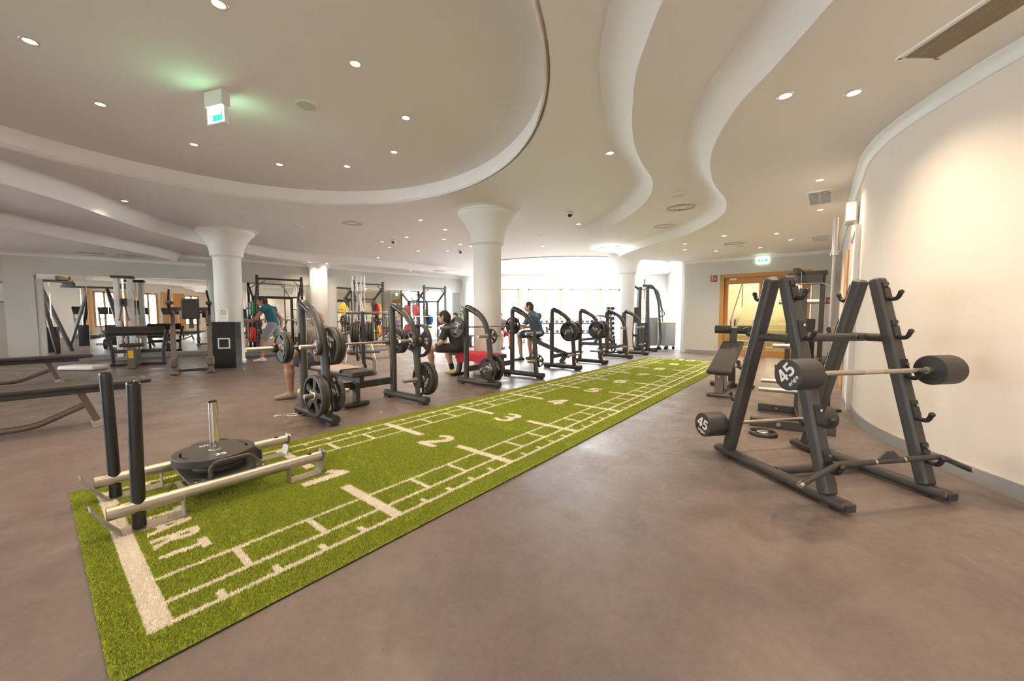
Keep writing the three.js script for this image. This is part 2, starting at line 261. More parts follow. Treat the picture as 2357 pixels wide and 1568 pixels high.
// mirrors, panel by panel along the wall
{
  const along = (i, t) => { const a = leftWall[i], b = leftWall[i + 1]; return [a[0] + (b[0] - a[0]) * t, a[1] + (b[1] - a[1]) * t]; };
  const panels = [[2, 0.38, 1], [3, 0, 0.5], [3, 0.5, 1], [4, 0, 1], [5, 0, 1], [6, 0, 1], [7, 0, 0.62], [8, 0.3, 1], [9, 0, 0.5], [9, 0.5, 1], [10, 0, 0.5], [10, 0.5, 0.9]];
  const where = ['beside the wall pier', 'behind the cable column', 'behind the preacher curl bench', 'left of the flared column behind the dip tower', 'hidden by the flared column', 'behind the first power rack', 'just left of the lit pilaster', 'just right of the lit pilaster', 'behind the upright barbells', 'behind the second power rack', 'behind the third power rack', 'last before the far pilaster'];
  panels.forEach(([i, t0, t1], k) => {
    const a = along(i, t0), b = along(i, t1), L = Math.hypot(b[0] - a[0], b[1] - a[1]), nx = -(b[1] - a[1]) / L, nz = (b[0] - a[0]) / L, turn = Math.atan2(-(b[1] - a[1]), b[0] - a[0]);
    const o = thing('wall_mirror', 'tall wall mirror panel ' + where[k], 'mirror', [(a[0] + b[0]) / 2 + nx * 0.012, 0, (a[1] + b[1]) / 2 + nz * 0.012], turn, 'mirror panels on the long wall');
    mesh('mirror_glass', [box(L - 0.012, 2.0, 0.012, 0, 1.13, 0)], M.mirror, o); mesh('edge_trim', [box(L, 0.02, 0.018, 0, 2.14, 0), box(L, 0.02, 0.018, 0, 0.12, 0), box(0.008, 2.02, 0.016, -L / 2, 1.13, 0)], M.steel, o);
  });
}
struct('trim_5', [wallUV([leftWall[2], [-11.45, -9.32]], 0, -0.06, 0, 2.1), wallUV([[-11.55, -9.26], [-11.35, -9.395]], 0, -0.05, 0, 2.0)], M.wallGrey, 'shallow wall pier beside the first mirror');

// ---------------------------------------------------------------- ceiling fittings
const ringG = merged([lathe([[0.04, 0.004], [0.043, -0.004], [0.053, -0.006], [0.059, 0], [0.059, 0.004]], 24)]), glowG = merged([lathe([[0.0, -0.003], [0.025, -0.003], [0.042, 0.001]], 20)]);
function downlight(x, y, z, label, group, power = 1) {
  const o = thing('downlight', label, 'lamp', [x, y, z], 0, group);
  mesh('trim_ring', ringG, M.lampRing, o); mesh('lens', glowG, M.lampGlow, o, 'glowing lens');
  const s = new THREE.SpotLight(LAMP_COLOR, LAMP * power, 0, 1.2, 0.9, 2); s.position.set(0, -0.012, 0); s.target.position.set(0, -1, 0); s.castShadow = true; s.shadow.radius = 2; s.shadow.mapSize.set(256, 256); s.name = 'downlight_beam'; o.add(s, s.target);
}
for (const [x, z] of [[-3.90, -3.26], [-2.09, -2.89], [-1.38, -3.54], [-4.32, -4.19], [-4.12, -5.14], [-3.41, -5.80], [-2.45, -5.87], [-1.60, -5.37], [-1.19, -4.47], [-4.6, -1.6], [-2.9, -1.3], [-1.2, -1.7]]) downlight(x, L3, z, 'recessed downlight in the large round ceiling recess', 'downlights in the round recess');
const NEARBY = { '1.18,-4.77': 'recessed downlight right beside the winding ceiling band', '-6.6,-6.7': 'recessed downlight washing the cove beside the bin column', '-4.5,-13.1': 'recessed downlight washing the cove above the second power rack', '0.87,-10.96': 'recessed downlight alone right of the middle column', '1.42,-8.35': 'recessed downlight beside the rounded tip of the winding band' };
for (const [x, z, p] of [[1.18, -4.77], [1.42, -8.35], [-1.87, -8.02], [-1.52, -8.89], [-2.62, -9.71], [-3.43, -10.32], [-3.50, -11.16], [-2.83, -11.75], [-1.74, -9.98], [-1.41, -10.63], [-1.94, -11.75], [-1.16, -10.96], [0.87, -10.96], [-4.5, -13.1], [-6.6, -6.7], [0.4, 0.9], [-5.6, 1.2], [-2.6, 2.6], [-4.6, 4.2], [-0.3, 3.6]]) downlight(x, L2, z, NEARBY[x + ',' + z] || 'recessed downlight in the main ceiling around the columns', 'downlights in the main ceiling', p);
for (const [x, z] of [[-6.45, -12.4], [-6.05, -12.72], [-3.83, -14.69]]) downlight(x, L1L, z, 'recessed downlight in the band above the far mirrors', 'downlights above the far mirrors');
for (const [x, z] of [[2.05, -3.00], [2.53, -2.96], [3.74, -4.79], [4.79, -6.10], [4.36, -8.04], [5.29, -7.83], [6.02, -8.45], [3.94, -8.90], [4.30, -9.70], [5.98, -9.40], [5.18, -9.89], [2.62, -1.65], [2.1, -0.9], [2.7, 1.2], [2.8, 3.6]]) downlight(x, L0R, z, 'recessed downlight in the low ceiling beside the curved wall', 'downlights in the low right ceiling');
for (const [x, z] of [[-10.2, -7.2], [-10.6, -4.2], [-10.6, -0.6], [-10.4, 3]]) downlight(x, L0L, z, 'recessed downlight in the low ceiling near the cable machine', 'downlights in the low left ceiling');


// ---------------------------------------------------------------- sprint turf
const TU0 = -0.125, TU1 = 10.17, TV0 = -0.175, TV1 = 1.83;
function drawMarks(s) {                                 // the print of the turf: s pixels per metre
  const w = Math.round((TU1 - TU0) * s), h = Math.round((TV1 - TV0) * s), cv = document.createElement('canvas'); cv.width = w; cv.height = h;
  const c = cv.getContext('2d'), X = (u) => (u - TU0) * s, Y = (v) => h - (v - TV0) * s;
  c.fillStyle = '#000'; c.fillRect(0, 0, w, h); c.fillStyle = '#fff';
  const rect = (u0, u1, v0, v1) => c.fillRect(X(u0), Y(v1), (u1 - u0) * s, (v1 - v0) * s);
  rect(-0.022, 0.05, -0.01, 1.67);
  for (const m of [0, 1]) {
    const R = (u0, u1, v0, v1) => (m ? rect(u0, u1, 1.66 - v1, 1.66 - v0) : rect(u0, u1, v0, v1));
    R(0, 10.02, -0.013, 0.013); R(0, 10.02, 0.132, 0.158); R(0, 10.02, 0.334, 0.357);
    for (let k = 1; k <= 10; k++) R(k - 0.032, k + 0.032, -0.011, 0.59);
    for (let k = 0; k < 10; k++) { for (const t of [1 / 3, 2 / 3]) R(k + t - 0.016, k + t + 0.016, 0.145, 0.345); for (const t of [0.2, 0.4, 0.6, 0.8]) R(k + t - 0.014, k + t + 0.014, 0, 0.062); }
  }
  c.textAlign = 'center'; c.textBaseline = 'middle';
  const word = (t, u, v, size, sx = 1) => { c.save(); c.translate(X(u), Y(v)); c.rotate(Math.PI / 2); c.scale(sx, 1); c.font = 'bold ' + Math.round(size * 1.36 * s) + 'px sans-serif'; c.fillText(t, 0, 0.02 * s); c.strokeStyle = '#fff'; c.lineWidth = 0.006 * s; c.strokeText(t, 0, 0.02 * s); c.restore(); };
  [...'START'].forEach((t, i) => word(t, 0.2, 1.205 - i * 0.17, 0.185, 0.78));
  for (let k = 1; k <= 10; k++) word(String(k), k, 0.83, 0.31);
  return cv;
}
{
  const base = drawMarks(198), bc = base.getContext('2d'), id = bc.getImageData(0, 0, base.width, base.height), d = id.data;
  for (let i = 0; i < d.length; i += 4) { const m = d[i] / 255, k = 0.75 + 0.5 * rnd(), g = [120 * k, 138 * k, 26 * k], q = 0.9 + 0.1 * rnd(), wt = [232 * q, 224 * q, 210 * q]; for (let c = 0; c < 3; c++) d[i + c] = g[c] * (1 - m) + wt[c] * m; d[i + 3] = 255; }
  bc.putImageData(id, 0, 0);
  const t = new THREE.CanvasTexture(base); t.colorSpace = THREE.SRGBColorSpace; t.anisotropy = 8;
  const turf = thing('sprint_turf', 'green artificial turf sprint lane with white numbered markings', 'turf', uv((TU0 + TU1) / 2, (TV0 + TV1) / 2), ROW);
  const W = TU1 - TU0, D = TV1 - TV0, top = place(new THREE.PlaneGeometry(W, D), 0, 0.0065, 0, -Math.PI / 2), m = std({ map: t, roughness: 0.95 });
  mesh('turf_backing', [top], m, turf); mesh('turf_edge', [box(W, 0.006, D, 0, 0.003, 0)], M.dark, turf);
  // pile: short blades that take the colour of the print under them
  const hi = drawMarks(400), hw = hi.width, hh = hi.height, px = hi.getContext('2d').getImageData(0, 0, hw, hh).data;
  const bg = new THREE.BufferGeometry(), bw_ = 0.0022;
  bg.setAttribute('position', new THREE.Float32BufferAttribute([-bw_, 0, 0, bw_, 0, 0, 0.0010, 0.0095, 0.0016, 0, 0, -bw_, 0, 0, bw_, -0.001, 0.0085, -0.0016], 3));
  bg.setAttribute('uv', new THREE.Float32BufferAttribute([0, 0, 1, 0, 0.5, 1, 0, 0, 1, 0, 0.5, 1], 2)); bg.computeVertexNormals();
  const zones = [[TU0, 1.2, 120000], [1.2, 2.6, 95000], [2.6, 5.2, 85000], [5.2, TU1, 70000]], N = zones.reduce((a, z) => a + z[2], 0);
  const pile = new THREE.InstancedMesh(bg, std({ roughness: 0.8, side: THREE.DoubleSide }), N), mat = new THREE.Matrix4(), e = new THREE.Euler(), q = new THREE.Quaternion(), col = new THREE.Color(); let k = 0;
  for (const [a, b, n] of zones) for (let i = 0; i < n; i++, k++) {
    const u = rr(a, b), v = rr(TV0, TV1), s = rr(0.75, 1.3), wide = a > 2 ? 1.3 : 1;
    e.set(rr(-0.32, 0.32), rr(0, 6.3), rr(-0.32, 0.32)); q.setFromEuler(e);
    mat.compose(V3(u - (TU0 + TU1) / 2, 0.006, -(v - (TV0 + TV1) / 2)), q, V3(s * wide, s, s * wide)); pile.setMatrixAt(k, mat);
    const ix = Math.min(hw - 1, Math.floor((u - TU0) * 400)), iy = Math.min(hh - 1, Math.max(0, hh - 1 - Math.floor((v - TV0) * 400)));
    if (px[(iy * hw + ix) * 4] > 128) { const g = rr(0.86, 1.0); col.setRGB(g, g * 0.93, g * 0.82); } else { const g = rr(0.65, 1.3); col.setRGB(0.38 * g * rr(0.85, 1.2), 0.43 * g, 0.05 * g); }
    pile.setColorAt(k, col);
  }
  pile.name = 'pile'; pile.userData.kind = 'stuff'; pile.castShadow = pile.receiveShadow = true; turf.add(pile);
}

// ---------------------------------------------------------------- weight plates and bars
const arc = (r, a0, a1, n) => Array.from({ length: n + 1 }, (_, i) => { const a = a0 + ((a1 - a0) * i) / n; return [r * Math.cos(a), r * Math.sin(a)]; });
const circle = (r, n) => arc(r, 0, 2 * Math.PI * (1 - 1 / n), n - 1);
const toX = (g) => place(g, 0, 0, 0, 0, Math.PI / 2, 0);           // turn a z axis onto x
function plateGeometry(R, t, kind) {
  const holes = [circle(0.026, 16)], n = kind === 'spoke' ? 5 : 3;
  for (let i = 0; i < n; i++) { const a = (i / n) * 2 * Math.PI + 0.5, h = kind === 'spoke' ? 0.42 : 0.36, r0 = R * (kind === 'spoke' ? 0.36 : 0.62), r1 = R * 0.83; holes.push([...arc(r1, a - h, a + h, 7), ...arc(r0, a - h * 0.75, a + h * 0.75, 5).reverse()]); }
  const slit = (a) => [...arc(R * 0.84, a - 0.5, a + 0.5, 8), ...arc(R * 0.74, a - 0.42, a + 0.42, 8).reverse()];
  if (kind === 'flat') return { body: toX(place(poly(circle(R * 0.97, 48), t - 0.012, 0.006, [circle(0.026, 16), slit(0), slit(Math.PI)]), 0, 0, -t / 2 + 0.006)), hub: toX(lathe([[0.026, -t / 2 - 0.001], [0.034, -t / 2 - 0.001], [0.034, t / 2 + 0.001], [0.026, t / 2 + 0.001]], 24).rotateX(Math.PI / 2)) };
  const disc = kind === 'disc' ? place(poly(circle(R * 0.98, 40), t * 0.7, 0, [circle(0.026, 16)]), 0, 0, -t * 0.35) : place(poly(circle(R * 0.95, 40), t * 0.5, 0, holes), 0, 0, -t * 0.25);
  const ring = (r0, r1, tt) => place(lathe([[r0, -tt / 2], [r1 - 0.008, -tt / 2], [r1, -tt / 2 + 0.008], [r1, tt / 2 - 0.008], [r1 - 0.008, tt / 2], [r0, tt / 2], [r0, -tt / 2]], 40), 0, 0, 0, Math.PI / 2);
  return { body: toX(merged([disc, ring(R * 0.86, R, t)])), hub: toX(merged([ring(0.026, 0.046, t * 0.95)])) };
}
const plateKinds = {};
function plateKind(key, R, t, kind, m, marks = []) {
  const g = plateGeometry(R, t, kind), letters = marks.flatMap(([s, size, y, turn]) => [1, -1].map((f) => place(toX(place(text(s, size, 0.001), 0, y, 0, 0, 0, 0).rotateZ(turn)), f * (t * (kind === 'flat' ? 0.501 : kind === 'disc' ? 0.351 : 0.26)), 0, 0, 0, f < 0 ? Math.PI : 0, 0)));
  plateKinds[key] = { R, t, body: g.body, hub: g.hub, letters: letters.length ? merged(letters) : null, m };
}
function plate(key, pos, turn, label, group, spin = 0, lay = 0) {
  const k = plateKinds[key], o = thing('weight_plate', label, 'weight plate', pos, turn, group);
  if (lay) o.rotation.set(0, turn, Math.PI / 2);
  const b = new THREE.Group(); const put = (n, g, m) => { const q = mesh(n, g, m, o); q.rotation.x = spin; return q; };
  put('plate_body', k.body, k.m); put('hub', k.hub, M.steel); if (k.letters) put('lettering', k.letters, M.print); return o;
}
const enamel = (r, g, b) => std({ color: lin(r, g, b), roughness: 0.38 });
plateKind('big', 0.215, 0.05, 'spoke', M.rubber, [['25', 0.045, 0, 0]].map(([s, z]) => [s, z, 0.0, 0]).map(() => ['25', 0.04, -0.065, 0]));
plateKind('grip', 0.2, 0.045, 'grip', M.rubber, [['origin', 0.036, 0.085, 0], ['25', 0.036, -0.09, 0]]);
plateKind('mid', 0.172, 0.04, 'grip', M.rubber, [['origin', 0.03, 0.07, 0], ['15', 0.032, -0.075, 0]]);
plateKind('small', 0.118, 0.032, 'spoke', M.rubber, []);
plateKind('tiny', 0.09, 0.035, 'disc', M.rubber, [['5', 0.032, 0.058, 0], ['kg', 0.024, -0.062, 0]]);
plateKind('flatplate', 0.215, 0.05, 'flat', M.rubber, [['origin', 0.028, 0.125, Math.PI], ['25', 0.04, -0.13, Math.PI]]);
plateKind('yellow', 0.225, 0.05, 'disc', enamel(0.80, 0.52, 0.01), [['15', 0.045, 0.14, 0]]);
plateKind('red', 0.225, 0.06, 'disc', enamel(0.62, 0.035, 0.035), [['25', 0.045, 0.14, 0]]);
plateKind('blue', 0.225, 0.055, 'disc', enamel(0.02, 0.17, 0.42), [['20', 0.045, 0.14, 0]]);
plateKind('green', 0.225, 0.045, 'disc', enamel(0.02, 0.25, 0.08), [['10', 0.045, 0.14, 0]]);
function barbell(pos, turn, label, group, L = 2.2) {    // Olympic bar along local x, centred
  const o = thing('barbell', label, 'barbell', pos, turn, group), s = L / 2, i = s - 0.43;
  mesh('shaft', [cyl([-i, 0, 0], [i, 0, 0], 0.0145)], M.brushed, o); for (const f of [-1, 1]) { mesh('sleeve', [cyl([f * i, 0, 0], [f * s, 0, 0], 0.025), cyl([f * (i - 0.0), 0, 0], [f * (i + 0.03), 0, 0], 0.037)], M.steel, o); }
  return o;
}

// ---------------------------------------------------------------- bench press stations beside the turf
// local: x along the turf, z towards the turf; the station's middle line is 2.45 m across
const FRONT = [[-0.215, 1.235], [-0.12, 1.205], [0.03, 1.13], [0.14, 1.02], [0.205, 0.86], [0.235, 0.68], [0.262, 0.45], [0.275, 0.2], [0.28, 0.06]];
const hornZ = { up: 0.215, low: 0.27 }, hornY = { up: 0.80, low: 0.31 };
function pressFrame(o, x, w) {
  const f = mesh('side_frame', [smooth(FRONT.map(([z, y]) => [x, y, z]), 0.044, 10, 36), cyl([x, 0.06, -0.27], [x, 1.19, -0.27], 0.044), smooth([[x, 1.17, -0.27], [x, 1.225, -0.262], [x, 1.245, -0.225], [x, 1.225, -0.18]], 0.043, 10, 12)], M.black, o);
  mesh('sleeve_pad', [smooth([[x, 1.252, -0.25], [x, 1.243, -0.2], [x, 1.20, -0.1], [x, 1.165, -0.03]], 0.047, 12, 16)], M.blackGloss, f);
  const foot = mesh('foot', [cyl([x, 0.062, -0.44], [x, 0.062, 0.44], 0.046), place(new THREE.SphereGeometry(0.046, 12, 8), x, 0.062, -0.44), box(0.085, 0.03, 0.1, x, 0.015, -0.39), box(0.085, 0.03, 0.1, x, 0.015, 0.36)], M.black, o);
  mesh('end_cap', [cyl([x, 0.062, 0.438], [x, 0.062, 0.448], 0.047, 0.044)], M.rubber, foot);
  for (const k of ['up', 'low']) for (const s of [-1, 1]) mesh('plate_horn', [cyl([x, hornY[k], hornZ[k]], [x + s * 0.23, hornY[k] + 0.004, hornZ[k]], 0.0235), cyl([x + s * 0.035, hornY[k], hornZ[k]], [x + s * 0.05, hornY[k], hornZ[k]], 0.04)], M.brushed, o);
  mesh('warning_sticker', [box(0.03, 0.07, 0.002, x, 0.17, 0.318)], M.print, o, 'small white warning sticker');
}
function putClip(x, y, z) { const o = thing('bar_clip', 'black clip with a red lever on the loaded barbell', 'clip', [x, y, z], ROW, 'barbell clips'); mesh('clamp', [toX(place(lathe([[0.0265, -0.02], [0.044, -0.02], [0.046, 0], [0.044, 0.02], [0.0265, 0.02], [0.0265, -0.02]], 20), 0, 0, 0, Math.PI / 2))], M.blackGloss, o); mesh('lever', [box(0.025, 0.018, 0.09, 0, 0.045, 0.01), box(0.02, 0.03, 0.02, 0, 0.035, -0.03)], enamel(0.4, 0.03, 0.02), o); }
function padBox(w, h, d, r = 0.02) { return new RoundedBoxGeometry(w, h, d, 3, r); }
function pressStation(u0, w, spec) {
  const o = thing('bench_press', spec.label, 'weight bench', uv(u0, 2.45), ROW, 'bench press stations beside the turf');
  pressFrame(o, 0, -1); pressFrame(o, w, 1);
  for (const x of [0, w]) { const s = x ? -1 : 1; mesh('bar_hook', [box(0.05, 0.16, 0.03, x, spec.barY + 0.02, -0.32), box(0.05, 0.028, 0.11, x, spec.barY - 0.03, -0.35), box(0.05, 0.05, 0.02, x, spec.barY - 0.005, -0.405)], M.black, o); }
  mesh('crossbar', [bar([0, 0.25, -0.27], [w, 0.25, -0.27], 0.05, 0.09)], M.black, o);
  const c = w / 2;
  if (spec.bench === 'flat') {
    mesh('bench_pad', [place(padBox(0.29, 0.075, 1.2), c, 0.42, -0.62)], M.pad, o); mesh('bench_beam', [bar([c, 0.34, -0.06], [c, 0.34, -1.15], 0.06, 0.07)], M.black, o);
    mesh('bench_leg', [bar([c, 0.06, -0.2], [c, 0.36, -0.2], 0.06, 0.09), rbox(0.32, 0.05, 0.09, c, 0.03, -0.2, 0.02)], M.black, o); mesh('bench_leg', [bar([c, 0.05, -1.1], [c, 0.36, -1.02], 0.06, 0.09), rbox(0.34, 0.05, 0.09, c, 0.03, -1.1, 0.02)], M.black, o);
  } else if (spec.bench === 'decline') {
    mesh('bench_pad', [place(padBox(0.29, 0.075, 1.25), c, 0.44, -0.75, 0.3)], M.pad, o); mesh('bench_beam', [bar([c, 0.2, -0.2], [c, 0.56, -1.3], 0.06, 0.08)], M.black, o);
    mesh('bench_leg', [bar([c, 0.05, -0.42], [c, 0.22, -0.3], 0.06, 0.1), rbox(0.34, 0.05, 0.09, c, 0.03, -0.42, 0.02)], M.black, o); mesh('bench_leg', [bar([c, 0.05, -1.2], [c, 0.5, -1.15], 0.06, 0.09), rbox(0.34, 0.05, 0.09, c, 0.03, -1.2, 0.02)], M.black, o);
    for (const s of [-1, 1]) mesh('roller_pad', [cyl([c, 0.62, -1.42], [c + s * 0.24, 0.62, -1.42], 0.05)], M.pad, o);
  } else {
    mesh('seat_pad', [place(padBox(0.3, 0.075, 0.42), c, 0.43, -1.18, -0.12)], M.pad, o); mesh('back_pad', [place(padBox(0.28, 0.075, 0.85), c, 0.7, -0.68, 0.75)], M.pad, o);
    mesh('bench_beam', [bar([c, 0.3, -0.25], [c, 0.3, -1.3], 0.06, 0.09), bar([c, 0.3, -0.95], [c, 0.92, -0.5], 0.06, 0.07)], M.black, o);
    mesh('spotter_frame', [tube([[c + 0.25, 0.55, -0.45], [c + 0.25, 0.06, -0.4], [c + 0.25, 0.06, -1.2]], 0.03, 0.12), tube([[c, 0.34, -1.3], [c, 0.06, -1.45]], 0.03)], M.black, o);
    mesh('bench_leg', [rbox(0.36, 0.05, 0.09, c, 0.03, -1.42, 0.02)], M.black, o); mesh('handle', [tube([[c - 0.1, 0.55, -1.3], [c - 0.1, 0.42, -1.5]], 0.018)], M.black, o);
  }
  // plates on the horns: [frame 0/1, side -1 outer left / 1 right, level, kinds]
  for (const [f, s, lv, kinds] of spec.plates || []) {
    let x = f * w + s * 0.052;
    kinds.forEach((k, i) => { const t = plateKinds[k].t; x += (s * t) / 2; plate(k, uvl(u0, x, hornY[lv] - (0.026 - 0.0235), hornZ[lv]), ROW, `${SZ[k]} on the ${lv === 'up' ? 'upper' : 'lower'} horn of the ${spec.short}`, 'plates stored on the ' + spec.short, f + i * 0.8 + (lv === 'up' ? 0.3 : 1.1)); x += (s * t) / 2 + s * 0.002; });
  }
  if (spec.bar) {
    const cx = w / 2 + (spec.barShift || 0); barbell(uvl(u0, cx, spec.barY, -0.355), ROW, spec.barLabel);
    for (const s of [-1, 1]) { let x = cx + s * (1.1 - 0.43 + 0.032); (spec.barPlates || []).forEach((k, i) => { const t = plateKinds[k].t; x += (s * t) / 2; plate(k, uvl(u0, x, spec.barY, -0.355), ROW, `${SZ[k]} loaded on the barbell of the ${spec.short}`, 'plates loaded on the barbell of the ' + spec.short, 0.4 + i); x += (s * t) / 2 + s * 0.002; });
      if (spec.clips) putClip(...uvl(u0, x + s * 0.045, spec.barY, -0.355)); }
  }
  return o;
}
const SZ = { big: 'large black spoked weight plate', grip: 'large black grip weight plate', mid: 'medium black grip weight plate', small: 'small black spoked weight plate', tiny: 'tiny black weight plate' };
const uvl = (u0, x, y, z) => uv(u0 + x, 2.45 - z, y);
pressStation(1.66, 1.16, { label: 'black flat bench press with a loaded barbell and a towel on its pad', short: 'first flat bench', barY: 0.765, bench: 'flat', bar: true, barLabel: 'barbell loaded with two plates each side on the flat bench', barPlates: ['mid', 'mid'], clips: true,
  plates: [[0, -1, 'up', ['tiny']], [0, 1, 'up', ['grip', 'grip']], [0, -1, 'low', ['grip', 'big']], [0, 1, 'low', ['grip']], [1, -1, 'up', ['small']], [1, 1, 'up', ['big']], [1, 1, 'low', ['grip', 'big']]] });
pressStation(4.2, 1.2, { label: 'black flat bench press covered with a red towel', short: 'bench with the red towel', barY: 0.93, bench: 'flat', bar: true, barLabel: 'barbell resting high on the bench with the red towel', barPlates: ['mid'],
  plates: [[0, 1, 'up', ['small']], [0, -1, 'low', ['mid']], [0, 1, 'low', ['grip', 'mid']], [1, 1, 'low', ['small']]] });
pressStation(6.76, 1.24, { label: 'black decline bench press with the man in blue seated on it', short: 'decline bench', barY: 0.86, bench: 'decline', bar: false,
  plates: [[0, -1, 'up', ['grip', 'grip']], [0, 1, 'up', ['grip']], [1, -1, 'up', ['grip', 'grip']], [1, 1, 'up', ['grip', 'big']], [1, 1, 'low', ['small']]] });
pressStation(9.5, 1.16, { label: 'black incline bench press at the end of the row', short: 'incline bench', barY: 1.12, bench: 'incline', bar: true, barLabel: 'empty barbell racked on the incline bench', plates: [] });

// ---------------------------------------------------------------- push sled on the start of the turf
{
  const o = thing('push_sled', 'bare steel push sled with two black upright poles on the turf start', 'sled', uv(0.5, 1.24, 0.007), ROW); // local x = u - 0.5, z = 1.24 - v
  for (const [z, n] of [[0.29, 0], [-0.29, 1]]) {
    const r = mesh('rail', [cyl([-0.535, 0.118, z], [0.515, 0.118, z], 0.034, 0.034, 20)], M.brushed, o);
    mesh('skid', [box(0.26, 0.007, 0.1, -0.36, 0.004, z), smooth([[-0.49, 0.004, z], [-0.54, 0.07, z], [-0.585, 0.165, z]], 0.001, 4, 4), bar([-0.488, 0.004, z], [-0.545, 0.078, z], 0.1, 0.007, 0), bar([-0.545, 0.078, z], [-0.59, 0.168, z], 0.1, 0.007, 0), box(0.006, 0.11, 0.075, -0.24, 0.058, z), box(0.2, 0.007, 0.1, 0.4, 0.004, z), bar([0.495, 0.004, z], [0.535, 0.158, z], 0.1, 0.007, 0), smooth([[0.53, 0.145, z], [0.535, 0.16, z], [0.52, 0.165, z]], 0.005, 6, 6), box(0.006, 0.11, 0.07, 0.305, 0.058, z)], M.brushed, r);
    mesh('rivet_hole', [cyl([0.44, 0.148, z], [0.44, 0.1535, z], 0.016), cyl([-0.3, 0.148, z], [-0.3, 0.153, z], 0.005), cyl([-0.49, 0.148, z], [-0.49, 0.153, z], 0.005)], M.dark, r);
    mesh('push_pole', [cyl([n ? -0.45 : -0.42, 0.012, z], [n ? -0.46 : -0.41, 0.755, z], 0.029, 0.029, 20), place(new THREE.SphereGeometry(0.029, 16, 8), n ? -0.46 : -0.41, 0.755, z)], M.blackGloss, o);
  }
  const tray = mesh('weight_tray', [rbox(0.4, 0.012, 0.56, 0.0, 0.135, 0, 0.005), rbox(0.012, 0.07, 0.2, 0.21, 0.17, 0, 0.004)], M.black, o);
  for (const s of [-1, 1]) mesh('tray_handle', [tube([[-0.1, 0.14, s * 0.245], [-0.1, 0.235, s * 0.245], [0.12, 0.235, s * 0.245], [0.12, 0.14, s * 0.245]], 0.013, 0.07)], M.black, o);
  mesh('bolt', [[-0.17, 0.24], [0.17, 0.24], [-0.17, -0.24], [0.17, -0.24], [-0.13, 0.22], [0.14, 0.22]].map(([x, z]) => cyl([x, 0.14, z], [x, 0.152, z], 0.011, 0.011, 6)), M.chrome, tray);
  mesh('weight_horn', [cyl([-0.02, 0.14, 0], [-0.02, 0.555, 0], 0.0245, 0.0245, 20)], M.chrome, o); mesh('horn_cap', [cyl([-0.02, 0.555, 0], [-0.02, 0.566, 0], 0.0255, 0.02, 20)], M.blackGloss, o);
  mesh('spacer', [lathe([[0.14, 0.141], [0.15, 0.19], [0.05, 0.195]], 24)], M.rubber, o);
  const p = plate('flatplate', uv(0.48, 1.24, 0.007 + 0.222), ROW, 'black rubber plate marked 25 lying on the push sled', 'push sled plate', Math.PI / 2, 1);
}

// ---------------------------------------------------------------- A-frame barbell rack by the curved wall
const AF = [1.79, -2.6], AFT = 10.3 * Math.PI / 180;
const local = (o, t) => (x, y, z) => [o[0] + x * Math.cos(t) + z * Math.sin(t), y, o[1] - x * Math.sin(t) + z * Math.cos(t)];
const afp = local(AF, AFT);
{
  const o = thing('barbell_rack', 'tall black A-frame barbell rack in front of the curved wall', 'rack', afp(0, 0, 0), AFT);
  const post = (x, f) => {
    const a = [x, 0.06, f * 0.40], b = [x, 1.37, f * 0.052];
    const p = mesh('post', [bar(a, b, 0.086, 0.074, 0.02)], M.black, o);
    for (let k = 0; k < 5; k++) {
      const y = 1.30 - k * 0.2545, z = f * (0.052 + (1.37 - y) * 0.2656 + 0.036), t = f * 0.26;
      const h = mesh('bar_hook', [box(0.05, 0.125, 0.012, x, y - 0.02, z + f * 0.012, -t), tube([[x, y - 0.07, z + f * 0.02], [x, y - 0.076, z + f * 0.075], [x, y - 0.03, z + f * 0.095]], 0.014, 0.03, 8), place(new THREE.SphereGeometry(0.0165, 10, 8), x, y - 0.03, z + f * 0.095)], M.blackGloss, o);
      mesh('bolt', [cyl([x, y + 0.012, z + f * 0.015], [x, y + 0.012, z + f * 0.025], 0.0085)], M.chrome, h);
    }
  };
  for (const x of [0, 0.73]) {
    for (const f of [1, -1]) post(x, f);
    const ft = mesh('foot', [rbox(0.082, 0.062, 1.07, x, 0.042, -0.005, 0.03)], M.black, o);
    mesh('end_cap', [rbox(0.066, 0.046, 0.012, x, 0.042, 0.53, 0.02), box(0.05, 0.014, 0.06, x, 0.007, 0.4), box(0.05, 0.014, 0.06, x, 0.007, -0.4)], M.rubber, ft);
    mesh('joint_bolt', [cyl([x + (x ? -0.11 : 0.11), 0.965, 0.03], [x + (x ? -0.11 : 0.11), 0.965, 0.036], 0.014)], M.chrome, o);
  }
  mesh('crossbar', [cyl([0.02, 0.965, 0], [0.71, 0.965, 0], 0.029), cyl([0, 0.965, -0.155], [0, 0.965, 0.155], 0.028), cyl([0.73, 0.965, -0.155], [0.73, 0.965, 0.155], 0.028)], M.black, o);
  mesh('crossbar', [cyl([0.02, 0.05, 0.02], [0.71, 0.05, 0.02], 0.03)], M.black, o);
}
